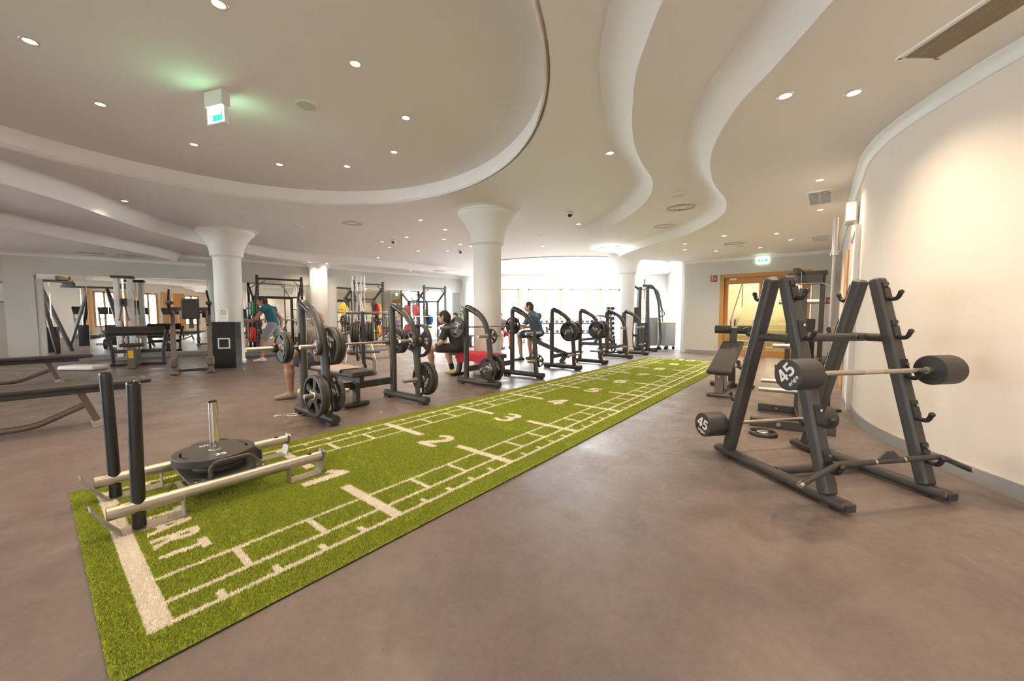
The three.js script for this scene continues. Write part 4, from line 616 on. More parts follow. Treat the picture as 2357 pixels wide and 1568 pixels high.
// upright chrome bars and attachment stand
{
  const h = tag(mesh('bar_holder', [rbox(0.5, 0.06, 0.3, 0, 0.03, 0, 0.01), ...[-0.16, -0.04, 0.08, 0.18].map((x) => cyl([x, 0.05, 0], [x, 0.3, 0], 0.034))], M.black, scene), 'black floor holder for the four upright chrome bars', 'holder'); h.position.set(-4.45, 0, -11.2);
  for (const x of [-0.16, -0.04, 0.08, 0.18]) { const b = barbell([-4.45 + x, 1.17, -11.2], 0, 'chrome bar standing upright among four in a holder', 'upright chrome bars'); b.rotation.set(0, 0, Math.PI / 2); }
  const o = thing('attachment_stand', 'steel triangular stand hung with cable handles behind the plate tree', 'rack', [-3.6, 0, -9.1], 0.3);
  mesh('frame', [cyl([0, 1.62, 0], [-0.3, 0.04, 0.15], 0.022), cyl([0, 1.62, 0], [0.34, 0.04, 0.15], 0.022), cyl([0, 1.62, 0], [0, 0.04, -0.35], 0.022), cyl([-0.22, 0.45, 0.11], [0.25, 0.45, 0.11], 0.016), cyl([-0.12, 1.0, 0.06], [0.13, 1.0, 0.06], 0.016)], M.steel, o); for (const [x, y] of [[-0.24, 1.3], [0.26, 1.25], [0.1, 0.9]]) mesh('cable_handle', [tube([[x - 0.09, y - 0.16, 0.1], [x, y, 0.1], [x + 0.09, y - 0.16, 0.1], [x - 0.09, y - 0.16, 0.1]], 0.01, 0.02)], M.chrome, o);
}
// low wooden stool by the racks
{ const o = thing('step_stool', 'low wooden step stool behind the plate tree', 'stool', [-3.5, 0, -10.2], 0.3), m = std({ color: lin(0.42, 0.26, 0.13), roughness: 0.6 }); mesh('seat', [box(0.6, 0.05, 0.3, 0, 0.33, 0)], m, o); for (const s of [-1, 1]) mesh('leg', [bar([s * 0.25, 0, 0], [s * 0.2, 0.31, 0], 0.28, 0.05, 0)], m, o); }

// ---------------------------------------------------------------- ceiling fittings other than lamps
const greenGlow = std({ color: lin(0.1, 0.6, 0.25), emissive: lin(0.0, 0.85, 0.30), emissiveIntensity: 1.0, roughness: 0.4 }), whiteGlow = std({ color: lin(0.9, 0.95, 0.9), emissive: lin(0.85, 1.0, 0.88), emissiveIntensity: 1.7, roughness: 0.4 });
{
  const o = thing('exit_sign', 'lit green exit sign hanging in the round recess', 'sign', [-2.93, L3, -3.97], -0.33);
  mesh('housing', [rbox(0.25, 0.15, 0.085, 0, -0.075, 0, 0.006)], M.plastic, o); const p = mesh('lit_panel', [box(0.235, 0.155, 0.03, 0, -0.227, 0)], whiteGlow, o);
  mesh('pictogram', [box(0.1, 0.06, 0.002, 0.0, -0.255, 0.016), place(poly([[-0.02, 0], [0.03, 0], [0.03, 0.08], [0.012, 0.035]], 0.002), 0.055, -0.255, 0.0155), box(0.05, 0.03, 0.002, 0.06, -0.27, 0.016)], greenGlow, p, 'green running figure field'); mesh('rim', [box(0.25, 0.012, 0.05, 0, -0.31, 0), box(0.008, 0.155, 0.04, -0.121, -0.227, 0), box(0.008, 0.155, 0.04, 0.121, -0.227, 0)], M.white, o);
  for (const s of [-1, 1]) { const l = new THREE.RectAreaLight(lin(0.35, 1.0, 0.45), 6, 0.22, 0.14); l.position.set(0, -0.227, s * 0.03); l.lookAt(0, -0.227, s); if (s < 0) l.rotation.set(0, Math.PI, 0); else l.rotation.set(0, 0, 0); l.rotation.y += Math.PI; o.add(l); }
  const s = thing('exit_sign', 'small lit green exit sign above the timber door', 'sign', bw(2.1, 2.62, 0.03), BWA); mesh('lit_panel', [box(0.3, 0.15, 0.03)], whiteGlow, s); mesh('pictogram', [box(0.07, 0.06, 0.002, -0.08, 0, 0.016), box(0.07, 0.06, 0.002, 0.08, 0, 0.016), box(0.03, 0.08, 0.002, 0, 0, 0.016)], greenGlow, s);
  const l = new THREE.RectAreaLight(lin(0.55, 1.0, 0.6), 2.5, 0.28, 0.13); l.position.set(0, 0, 0.04); l.rotation.y = Math.PI; s.add(l);
}
function roundVent(x, y, z, r, label) {
  const o = thing('round_vent', label, 'vent', [x, y, z], 0, 'round ceiling vents');
  mesh('rim', [lathe([[r * 0.82, -0.004], [r * 0.86, -0.014], [r, -0.004], [r, 0.004]], 36)], M.white, o); mesh('backing', [lathe([[0, -0.001], [r * 0.84, -0.001]], 32)], M.dark, o); mesh('fins', Array.from({ length: 26 }, (_, i) => { const a = (i / 26) * 2 * Math.PI; return bar([Math.cos(a) * r * 0.3, -0.006, Math.sin(a) * r * 0.3], [Math.cos(a) * r * 0.83, -0.006, Math.sin(a) * r * 0.83], 0.018, 0.006, 0); }), M.plastic, o); mesh('hub_disc', [lathe([[0, -0.014], [r * 0.28, -0.012], [r * 0.31, -0.003]], 28)], M.white, o);
}
roundVent(-3.36, L2, -8.24, 0.24, 'round slatted vent in the main ceiling left of the middle column'); roundVent(2.79, L1R, -6.49, 0.27, 'larger round vent in the winding ceiling band'); roundVent(3.03, L1R, -7.81, 0.24, 'round vent further along the winding band'); roundVent(5.03, L0R, -8.84, 0.26, 'round vent in the low ceiling before the timber door'); roundVent(-2.75, L1L, -14.8, 0.24, 'round vent in the band above the far mirrors');
const discs = [[-2.16, L3, -4.2, 0.11, 'speaker', 'flush round speaker near the exit sign'], [2.46, L1R, -5.81, 0.1, 'speaker', 'flush round speaker on the winding band'], [-4.68, L2, -8.55, 0.1, 'speaker', 'flush round speaker beside the bin column'], [-4.18, L2, -8.39, 0.07, 'smoke detector', 'small white detector left of the round vent'], [0.67, L2, -9.4, 0.1, 'speaker', 'flush round speaker right of the middle column'], [5.35, L0R, -9.17, 0.07, 'smoke detector', 'small white detector before the timber door']];
for (const [x, y, z, r, c, l] of discs) { const o = thing('ceiling_disc', l, c, [x, y, z]); mesh('rim', [lathe([[r * 0.8, -0.012], [r * 0.9, -0.014], [r, 0.0]], 28)], M.white, o); mesh('grille', [lathe([[0, -0.008], [r * 0.8, -0.009]], 24)], M.plastic, o); }
for (const [x, z, l] of [[1.1, -7.45, 'white dome camera between the column and the winding band'], [-3.07, -10.09, 'small dark dome sensor in the main ceiling'], [-1.54, -11.68, 'dome sensor near the far downlights']]) { const o = thing('dome_sensor', l, 'sensor', [x, L2, z]); mesh('base', [lathe([[0, 0], [0.07, 0], [0.06, -0.03], [0.045, -0.035]], 20)], M.white, o); mesh('dome', [place(new THREE.SphereGeometry(0.042, 14, 10), 0, -0.045, 0)], M.blackGloss, o); }
{
  const lp = thing('ceiling_lamp', 'large round lit panel at the tip of the winding band', 'lamp', [2.6, L1R, -10.35]); mesh('rim', [lathe([[0.26, -0.01], [0.3, -0.012], [0.31, 0.0]], 36)], M.white, lp); mesh('lit_disc', [lathe([[0, -0.006], [0.265, -0.007]], 36)], std({ color: lin(0.9, 0.9, 0.9), emissive: lin(0.95, 0.98, 1), emissiveIntensity: 4 }), lp);
  const l = new THREE.PointLight(lin(0.95, 0.98, 1), 2.5, 0, 2); l.position.set(0, -0.06, 0); l.castShadow = true; l.shadow.radius = 8; lp.add(l);
}
function grille(cx, cz, L, W, t, n, label, rows = 2) {
  const o = thing('air_grille', label, 'vent', [cx, L0R, cz], t);
  mesh('frame', [box(L, 0.014, 0.03, 0, -0.006, W / 2), box(L, 0.014, 0.03, 0, -0.006, -W / 2), box(0.03, 0.014, W, L / 2, -0.006, 0), box(0.03, 0.014, W, -L / 2, -0.006, 0), ...(rows > 1 ? [box(L, 0.01, 0.012, 0, -0.006, 0)] : [])], M.white, o); mesh('backing', [box(L, 0.002, W, 0, -0.001, 0)], M.dark, o);
  for (let i = 0; i < n; i++) { const x = -L / 2 + (L * (i + 0.7)) / (n + 0.4); mesh('slat', [box(0.018, 0.01, W, x, -0.008, 0, 0, 0, 0.25)], M.white, o); }
}
grille(4.28, -5.47, 0.74, 0.26, 0.88, 12, 'white slatted air grille in the low ceiling near the doors'); grille(6.5, -8.24, 0.8, 0.3, 0.88, 12, 'white slatted air grille nearer the cable tower');
{
  const o = thing('linear_grille', 'long brown slot grille in the low ceiling above the curved wall', 'vent', [2.59, L0R, -1.75], 0); const L = 1.64, br = std({ color: lin(0.44, 0.36, 0.26), roughness: 0.5 });
  mesh('frame', [box(0.025, 0.014, L, -0.12, -0.006, 0), box(0.025, 0.014, L, 0.12, -0.006, 0), box(0.26, 0.014, 0.025, 0, -0.006, -L / 2), box(0.26, 0.014, 0.025, 0, -0.006, L / 2)], M.white, o); mesh('backing', [box(0.24, 0.002, L, 0, -0.001, 0)], M.dark, o); for (let i = 0; i < 12; i++) mesh('slat', [box(0.014, 0.012, L - 0.03, -0.1 + i * 0.0182 + (i > 5 ? 0.004 : 0), -0.006, 0, 0, 0, 0.5)], br, o);
}
for (const [x, z, l] of [[-10.1, -9.35, 'thin slot vent in the lowest ceiling over the first mirror'], [-9.5, -9.7, 'thin slot vent in the lowest ceiling nearer the strip end']]) tag(mesh('slot_vent', [box(0.5, 0.008, 0.05, 0, -0.004, 0, 0, 0.6, 0)], M.skirt, scene), l, 'vent').position.set(x, L0L, z);

// ---------------------------------------------------------------- machines and plants at the far end
{
  const o = thing('multi_gym', 'tall dark multi station cable gym at the bright far end', 'gym machine', [4.25, 0, -12.55], 0.35), f = M.black;
  for (const s of [-1, 1]) mesh('upright', [bar([s * 0.22, 0.03, 0], [s * 0.14, 2.05, 0], 0.1, 0.12)], f, o); mesh('base_frame', [box(1.5, 0.06, 0.1, 0, 0.03, 0), box(0.1, 0.06, 1.3, 0, 0.03, 0)], f, o);
  mesh('lat_arm', [tube([[-0.1, 1.95, 0], [-0.45, 2.12, 0], [-0.75, 2.1, 0]], 0.035, 0.1), tube([[-0.95, 1.92, 0], [-0.82, 2.06, 0], [-0.6, 2.1, 0]], 0.016, 0.05)], f, o); mesh('curved_arm', [tube([[0, 2.1, 0], [0.4, 2.12, 0], [0.62, 1.6, 0], [0.75, 0.3, 0], [0.55, 0.08, 0.1]], 0.04, 0.2), tube([[0.3, 2.08, -0.2], [0.75, 2.0, -0.2], [0.95, 1.3, -0.2]], 0.035, 0.2), tube([[-0.5, 1.2, 0.2], [-0.55, 0.5, 0.2], [-0.5, 0.1, 0.2], [-0.15, 0.1, 0.2]], 0.03, 0.1)], f, o);
  mesh('weight_stack', Array.from({ length: 16 }, (_, i) => box(0.28, 0.045, 0.16, 0.02, 0.12 + i * 0.05, 0)), M.blackGloss, o); for (const s of [-1, 1]) mesh('guide_rod', [cyl([0.02 + s * 0.08, 0.1, 0], [0.02 + s * 0.08, 2.0, 0], 0.011)], M.chrome, o); mesh('side_shroud', [rbox(0.34, 0.95, 0.3, 0.55, 0.6, -0.25, 0.03)], M.skirt, o); mesh('seat', [place(padBox(0.3, 0.08, 0.34), -0.45, 0.5, 0.05), place(padBox(0.28, 0.5, 0.08), -0.25, 1.15, 0.05)], M.pad, o); mesh('top_antenna', [cyl([0.05, 2.05, 0], [0.05, 2.3, 0], 0.02)], f, o); mesh('hanging_disc', [place(new THREE.TorusGeometry(0.1, 0.02, 8, 20), 0.95, 1.2, -0.2), cyl([0.95, 1.3, -0.2], [1.0, 0.7, -0.2], 0.02)], f, o);
  const c = thing('tool_trolley', 'grey cabinet on castors beside the multi station gym', 'trolley', [5.2, 0, -12.95], 0.3); mesh('cabinet', [rbox(0.42, 0.75, 0.4, 0, 0.5, 0, 0.02)], M.skirt, c); mesh('lid', [rbox(0.44, 0.03, 0.42, 0, 0.89, 0, 0.01)], enamel(0.5, 0.5, 0.1), c); for (const [x, z] of [[-0.16, 0.15], [0.16, 0.15], [-0.16, -0.15], [0.16, -0.15]]) mesh('castor', [cyl([x - 0.015, 0.05, z], [x + 0.015, 0.05, z], 0.05), box(0.03, 0.06, 0.03, x, 0.1, z)], M.dark, c);
}
function dumbbell(p, turn, label, group, s = 1) { const o = thing('dumbbell', label, 'dumbbell', p, turn, group); for (const f of [-1, 1]) mesh('head', [cyl([f * 0.06 * s, 0, 0], [f * 0.14 * s, 0, 0], 0.058 * s, 0.058 * s, 14)], M.rubber, o); mesh('handle', [cyl([-0.06 * s, 0, 0], [0.06 * s, 0, 0], 0.016)], M.chrome, o); return o; }
{
  const T = 0.35, P = local([2.95, -11.75], T), o = thing('dumbbell_tower', 'narrow upright dumbbell tower behind the incline bench', 'rack', P(0, 0, 0), T);
  mesh('post', [bar([-0.12, 0.03, 0], [-0.05, 1.4, 0], 0.05, 0.05), bar([0.12, 0.03, 0], [0.05, 1.4, 0], 0.05, 0.05)], M.black, o); mesh('base', [box(0.5, 0.04, 0.45, 0, 0.02, 0)], M.black, o);
  for (let i = 0; i < 8; i++) { mesh('cradle', [box(0.24, 0.02, 0.12, 0, 0.24 + i * 0.15, 0.06)], M.black, o); dumbbell(P(0, 0.3 + i * 0.15, 0.08), T, 'round dumbbell in the upright tower', 'dumbbells in the tower', 0.85); }
  const R = thing('dumbbell_rack', 'long two tier dumbbell rack in front of the far windows', 'rack', [2.0, 0, -16.2], 0); for (const y of [0.4, 0.8]) mesh('shelf', [box(3.2, 0.05, 0.3, 0, y, y > 0.5 ? -0.1 : 0.1)], M.black, R); for (const x of [-1.5, 1.5]) mesh('leg', [bar([x, 0.02, 0.2], [x, 0.85, -0.15], 0.06, 0.06), box(0.07, 0.04, 0.6, x, 0.02, 0)], M.black, R);
  for (const [k, y] of [0.4, 0.8].entries()) for (let i = 0; i < 14; i++) dumbbell([0.6 + i * 0.215, y + 0.085, -16.2 + (y > 0.5 ? -0.1 : 0.1)], Math.PI / 2, k ? 'round dumbbell on the upper tier of the far rack' : 'round dumbbell on the lower tier of the far rack', k ? 'upper tier dumbbells' : 'lower tier dumbbells', 1);
}
const leafM = phy({ color: lin(0.10, 0.26, 0.06), roughness: 0.55, transmission: 0.3, thickness: 0, side: THREE.DoubleSide });
function plant(x, z, h, label) {
  const o = thing('potted_plant', label, 'plant', [x, 0, z]); mesh('pot', [lathe([[0, 0], [0.16, 0], [0.2, 0.38], [0.17, 0.38], [0.16, 0.34], [0, 0.34]], 24)], M.plastic, o); mesh('stem', [0, 1, 2].map((i) => smooth([[0, 0.3, 0], [0.05 * (i - 1), h * 0.5, 0.04 * (i % 2)], [0.12 * (i - 1), h * 0.8, 0.06 * (1 - i)]], 0.012, 6, 10)), M.bronze, o);
  for (let i = 0; i < 34; i++) { const a = rr(0, 6.3), y = rr(h * 0.55, h * 0.85), l = rr(0.18, 0.34), g = new THREE.BufferGeometry(), w = l * 0.16, dz = Math.sin(a), dx = Math.cos(a), d = rr(0.0, 0.12), up = rr(-0.2, 0.7); const pt = (t, s) => [dx * (d + l * t) - dz * s, y + l * (up * t - 0.5 * t * t), dz * (d + l * t) + dx * s]; const P = [pt(0, 0), pt(0.4, w), pt(0.4, -w), pt(0.75, w * 0.7), pt(0.75, -w * 0.7), pt(1, 0)]; g.setAttribute('position', new THREE.Float32BufferAttribute([0, 1, 2, 1, 3, 2, 2, 3, 4, 3, 5, 4].flatMap((k) => P[k]), 3)); g.setAttribute('uv', new THREE.Float32BufferAttribute(new Array(24).fill(0.5), 2)); g.computeVertexNormals(); mesh('leaf', g, leafM, o); }
}
plant(-2.0, -15.6, 1.9, 'leafy potted plant between the far mirrors and the windows'); plant(1.55, -15.4, 1.75, 'leafy potted plant behind the decline bench'); plant(5.0, -15.6, 1.8, 'leafy potted plant behind the multi station gym');

// ---------------------------------------------------------------- people
const smin = (a, b, k) => { const h = Math.max(k - Math.abs(a - b), 0) / k; return Math.min(a, b) - h * h * k * 0.25; };
function skin(bones, cell = 0.013, k = 0.03, clip) {
  const lo = [9, 9, 9], hi = [-9, -9, -9]; for (const [a, b, ra, rb] of bones) for (let i = 0; i < 3; i++) { lo[i] = Math.min(lo[i], a[i] - ra, b[i] - rb); hi[i] = Math.max(hi[i], a[i] + ra, b[i] + rb); }
  const pad = 3.2 * cell, c = lo.map((v, i) => (v + hi[i]) / 2), half = lo.map((v, i) => (hi[i] - v) / 2 + pad), res = Math.min(110, Math.max(24, Math.ceil((2 * Math.max(...half)) / cell))), mc = new MarchingCubes(res, M.pad, false, false, 120000); mc.isolation = 0;
  const B = bones.map(([a, b, ra, rb]) => { const d = [b[0] - a[0], b[1] - a[1], b[2] - a[2]]; return [a, d, Math.max(1e-9, d[0] * d[0] + d[1] * d[1] + d[2] * d[2]), ra, rb - ra]; }), hs = res / 2;
  for (let z = 0; z < res; z++) for (let y = 0; y < res; y++) for (let x = 0; x < res; x++) {
    const p0 = c[0] + ((x - hs) / hs) * half[0], p1 = c[1] + ((y - hs) / hs) * half[1], p2 = c[2] + ((z - hs) / hs) * half[2]; let d = 9;
    for (const [a, e, l2, r, dr] of B) { const q0 = p0 - a[0], q1 = p1 - a[1], q2 = p2 - a[2], t = Math.min(1, Math.max(0, (q0 * e[0] + q1 * e[1] + q2 * e[2]) / l2)), s = Math.sqrt((q0 - e[0] * t) ** 2 + (q1 - e[1] * t) ** 2 + (q2 - e[2] * t) ** 2) - r - dr * t; d = d > 8 ? s : Math.abs(s - d) < k ? smin(d, s, k) : Math.min(d, s); }
    if (clip) d = Math.max(d, clip(p0, p1, p2)); mc.field[x + y * res + z * res * res] = -d;
  }
  mc.update(); const n = mc.count, src = mc.positionArray, pos = new Float32Array(n * 3);
  for (let i = 0; i < n; i++) for (let j = 0; j < 3; j++) pos[i * 3 + j] = c[j] + src[i * 3 + j] * half[j];
  let g = new THREE.BufferGeometry(); g.setAttribute('position', new THREE.BufferAttribute(pos, 3)); g = mergeVertices(g, 1e-4); g.computeVertexNormals(); g.setAttribute('uv', new THREE.BufferAttribute(new Float32Array(g.attributes.position.count * 2), 2)); return g;
}
const add3 = (a, b, s = 1) => [a[0] + b[0] * s, a[1] + b[1] * s, a[2] + b[2] * s], mix3 = (a, b, t) => [a[0] + (b[0] - a[0]) * t, a[1] + (b[1] - a[1]) * t, a[2] + (b[2] - a[2]) * t];
function hand(w, dir, side) {                           // palm, four fingers and a thumb, slightly curled
  const D = V3(...dir).normalize(), S = V3(D.z, 0, -D.x).normalize().multiplyScalar(side), U = V3().crossVectors(D, S).normalize(); if (U.y > 0) U.negate(); const at = (f, s, u) => { const p = V3(...w).addScaledVector(D, f).addScaledVector(S, s).addScaledVector(U, u); return [p.x, p.y, p.z]; };
  const b = [[at(0.0, 0, 0), at(0.03, 0, 0), 0.024, 0.027]]; for (const [s, L] of [[-0.03, 0.85], [-0.01, 1], [0.01, 0.95], [0.028, 0.78]]) { b.push([at(0.02, s * 0.7, 0), at(0.085, s, 0), 0.016, 0.0115]); b.push([at(0.085, s, 0), at(0.085 + 0.035 * L, s, 0.012), 0.0105, 0.0095]); b.push([at(0.085 + 0.035 * L, s, 0.012), at(0.085 + 0.05 * L, s, 0.036), 0.0095, 0.0085]); } b.push([at(0.02, -0.028, 0.0), at(0.055, -0.058, 0.012), 0.014, 0.0115]); b.push([at(0.055, -0.058, 0.012), at(0.085, -0.06, 0.025), 0.0115, 0.0095]); return b;
}
function person(label, pos, turn, J, C) {
  const o = thing('person', label, 'person', pos, turn), H = J.head, f = J.face || [0, 0, -1], lat = [-f[2], 0, f[0]], S = J.sc || 1;
  const leg = (s) => [[J['hip' + s], J['knee' + s], 0.088, 0.06], [J['knee' + s], mix3(J['knee' + s], J['ank' + s], 0.35), 0.056, 0.056], [mix3(J['knee' + s], J['ank' + s], 0.35), J['ank' + s], 0.056, 0.038]], arm = (s) => [[J['sh' + s], J['el' + s], 0.052, 0.042], [J['el' + s], J['wr' + s], 0.042, 0.028]];
  const torso = (q) => [[add3(J.pelvis, lat, 0.06), add3(J.belly, lat, 0.055), 0.108 + q, 0.1 + q], [add3(J.pelvis, lat, -0.06), add3(J.belly, lat, -0.055), 0.108 + q, 0.1 + q], [add3(J.belly, lat, 0.055), add3(J.chest, lat, 0.085), 0.1 + q, 0.1 + q], [add3(J.belly, lat, -0.055), add3(J.chest, lat, -0.085), 0.1 + q, 0.1 + q], [J.chest, mix3(J.chest, J.neck, 0.7), 0.1 + q, 0.07 + q], [J.shL, mix3(J.chest, J.neck, 0.75), 0.055 + q, 0.06 + q], [J.shR, mix3(J.chest, J.neck, 0.75), 0.055 + q, 0.06 + q]];
  const headB = [[add3(H, f, -0.015), add3(H, [0, 0.03, 0]), 0.083, 0.083], [add3(add3(H, f, 0.03), [0, -0.055, 0]), add3(add3(H, f, 0.045), [0, -0.075, 0]), 0.058, 0.045], [add3(add3(H, f, 0.088), [0, 0.0, 0]), add3(add3(H, f, 0.108), [0, -0.028, 0]), 0.011, 0.014], [add3(add3(H, lat, 0.084), [0, 0.012, 0]), add3(add3(H, lat, 0.088), [0, -0.025, 0]), 0.014, 0.011], [add3(add3(H, lat, -0.084), [0, 0.012, 0]), add3(add3(H, lat, -0.088), [0, -0.025, 0]), 0.014, 0.011], [add3(add3(H, f, 0.082), [0, -0.066, 0]), add3(add3(H, f, 0.084), [0, -0.068, 0]), 0.02, 0.02]];
  const hands = ['L', 'R'].map((s) => skin(hand(J['wr' + s], [J['wr' + s][0] - J['el' + s][0], J['wr' + s][1] - J['el' + s][1], J['wr' + s][2] - J['el' + s][2]].map((v, i) => v + (J.hd ? J.hd[i] : [0, -0.05, -0.1][i])), s === 'L' ? 1 : -1), 0.0045, 0.008));
  const body = skin([...torso(0), ...leg('L'), ...leg('R'), ...arm('L'), ...arm('R'), [mix3(J.chest, J.neck, 0.7), add3(H, [0, -0.05, 0]), 0.058, 0.054], ...headB], 0.0125, 0.035);
  mesh('body', [body, ...hands], std({ color: C.skin, roughness: 0.55 }), o);
  if (C.shirt) mesh('shirt', [skin([...torso(0.012), ...['L', 'R'].map((s) => [J['sh' + s], mix3(J['sh' + s], J['el' + s], C.sleeve ?? 0.7), 0.066, 0.062])], 0.0125, 0.04, (x, y) => J.pelvis[1] - 0.05 - y)], std({ color: C.shirt, roughness: 0.85 }), o);
  if (C.shorts) mesh('shorts', [skin([[add3(J.pelvis, lat, 0.06), add3(J.pelvis, lat, -0.06), 0.118, 0.118], ...['L', 'R'].map((s) => [J['hip' + s], mix3(J['hip' + s], J['knee' + s], C.short ?? 0.8), 0.103, 0.092])], 0.0125, 0.035, (x, y) => y - J.pelvis[1] - 0.06)], std({ color: C.shorts, roughness: 0.85 }), o);
  for (const s of ['L', 'R']) { const a = J['ank' + s], t = J['toe' + s], d = [t[0] - a[0], 0, t[2] - a[2]], l = Math.hypot(d[0], d[2]) || 1, u = [d[0] / l, 0, d[2] / l], y = a[1] - 0.055; mesh('shoe', [skin([[add3([a[0], y + 0.012, a[2]], u, -0.05), add3([a[0], y + 0.02, a[2]], u, 0.02), 0.042, 0.046], [add3([a[0], y + 0.012, a[2]], u, 0.02), add3([a[0], y - 0.002, a[2]], u, 0.16), 0.046, 0.034], [a, [a[0], y + 0.02, a[2]], 0.046, 0.05]], 0.008, 0.02, (x, yy) => y - 0.024 - yy)], std({ color: C.shoe, roughness: 0.6 }), o); if (C.sock) mesh('sock', [cyl([a[0], a[1] - 0.01, a[2]], add3(a, [(J['knee' + s][0] - a[0]) * 0.3, (J['knee' + s][1] - a[1]) * 0.3, (J['knee' + s][2] - a[2]) * 0.3]), 0.045, 0.05)], std({ color: C.sock, roughness: 0.9 }), o); }
  if (C.hair) mesh('hair', [skin([[add3(H, f, -0.02), add3(H, [0, 0.033, 0]), 0.094, 0.093], [add3(add3(H, f, -0.05), [0, -0.05, 0]), add3(H, f, -0.03), 0.06, 0.08]], 0.008, 0.03, (x, y, z) => (x - H[0]) * f[0] * 0.8 + (z - H[2]) * f[2] * 0.8 - (y - H[1]) * 0.55 - 0.038)], std({ color: C.hair, roughness: 0.8 }), o);
  return o;
}
const sneak = lin(0.24, 0.19, 0.15), darkS = lin(0.03, 0.032, 0.036);
person('bald man in a taupe shirt seated on the flat bench, back turned', uv(2.22, 3.42), ROW, { pelvis: [0, 0.565, 0.02], belly: [0, 0.70, 0.02], chest: [0, 0.83, -0.03], neck: [-0.01, 0.955, -0.08], head: [-0.02, 1.055, -0.12], shL: [-0.185, 0.885, -0.05], shR: [0.185, 0.885, -0.05], elL: [-0.27, 0.66, -0.12], elR: [0.26, 0.66, -0.16], wrL: [-0.25, 0.555, -0.32], wrR: [0.17, 0.55, -0.36], hipL: [-0.09, 0.555, -0.02], hipR: [0.09, 0.555, -0.02], kneeL: [-0.31, 0.5, -0.33], kneeR: [0.2, 0.5, -0.42], ankL: [-0.3, 0.085, -0.34], ankR: [0.22, 0.085, -0.4], toeL: [-0.45, 0.03, -0.38], toeR: [0.25, 0.03, -0.6] }, { skin: lin(0.29, 0.155, 0.09), shirt: lin(0.17, 0.135, 0.11), shorts: lin(0.035, 0.032, 0.034), shoe: sneak, short: 0.6 });
person('dark haired man in black seated on the red towel, back turned', uv(4.6, 3.34), ROW, { face: [-0.5, 0, -0.86], pelvis: [0, 0.57, 0.0], belly: [-0.02, 0.71, -0.01], chest: [-0.06, 0.85, -0.04], neck: [-0.14, 0.985, -0.08], head: [-0.22, 1.095, -0.11], shL: [-0.26, 0.89, -0.03], shR: [0.14, 0.90, -0.08], elL: [-0.34, 0.66, -0.06], elR: [0.2, 0.66, -0.2], wrL: [-0.3, 0.56, -0.25], wrR: [0.05, 0.58, -0.38], hipL: [-0.1, 0.555, -0.02], hipR: [0.08, 0.555, -0.04], kneeL: [-0.42, 0.55, -0.28], kneeR: [0.14, 0.5, -0.46], ankL: [-0.25, 0.085, -0.4], ankR: [0.22, 0.085, -0.4], toeL: [-0.32, 0.03, -0.58], toeR: [0.2, 0.03, -0.6] }, { skin: lin(0.52, 0.30, 0.19), shirt: darkS, shorts: lin(0.04, 0.036, 0.035), shoe: lin(0.5, 0.46, 0.2), hair: lin(0.035, 0.025, 0.02), sock: lin(0.02, 0.02, 0.02), short: 0.62 });
person('broad man in a blue grey shirt seated high on the decline bench', uv(7.42, 3.55), ROW, { face: [-0.55, 0, -0.83], pelvis: [0, 0.725, 0.02], belly: [-0.03, 0.87, 0.0], chest: [-0.1, 1.05, -0.03], neck: [-0.16, 1.21, -0.07], head: [-0.22, 1.335, -0.1], shL: [-0.31, 1.11, -0.03], shR: [0.11, 1.12, -0.05], elL: [-0.36, 0.88, -0.14], elR: [0.16, 0.88, -0.18], wrL: [-0.22, 0.83, -0.36], wrR: [-0.02, 0.83, -0.4], hipL: [-0.1, 0.71, 0], hipR: [0.1, 0.71, 0], kneeL: [-0.16, 0.66, -0.44], kneeR: [0.22, 0.6, -0.42], ankL: [-0.06, 0.085, -0.46], ankR: [0.26, 0.085, -0.4], toeL: [-0.2, 0.03, -0.56], toeR: [0.3, 0.03, -0.6] }, { skin: lin(0.5, 0.28, 0.18), shirt: lin(0.05, 0.11, 0.16), shorts: lin(0.03, 0.035, 0.04), shoe: lin(0.06, 0.055, 0.05), hair: lin(0.04, 0.03, 0.025), short: 0.75 });
person('man in a dark teal vest walking in front of the power rack', [-5.85, 0, -9.45], 0.2, { face: [-0.9, 0, 0.3], pelvis: [0, 0.92, 0], belly: [-0.03, 1.06, 0], chest: [-0.09, 1.22, 0], neck: [-0.16, 1.37, 0], head: [-0.22, 1.48, 0.02], shL: [-0.14, 1.28, 0.18], shR: [-0.05, 1.28, -0.18], elL: [-0.28, 1.06, 0.24], elR: [0.1, 1.04, -0.24], wrL: [-0.45, 0.98, 0.18], wrR: [0.08, 0.82, -0.25], hipL: [0, 0.9, 0.09], hipR: [0, 0.9, -0.09], kneeL: [-0.2, 0.5, 0.1], kneeR: [0.1, 0.5, -0.1], ankL: [-0.24, 0.085, 0.1], ankR: [0.3, 0.1, -0.1], toeL: [-0.42, 0.03, 0.12], toeR: [0.15, 0.04, -0.1], hd: [-0.1, -0.05, 0] }, { skin: lin(0.50, 0.26, 0.18), shirt: lin(0.02, 0.12, 0.17), shorts: lin(0.28, 0.30, 0.33), shoe: lin(0.75, 0.75, 0.74), hair: lin(0.06, 0.04, 0.03), sleeve: 0.15, short: 0.75 });
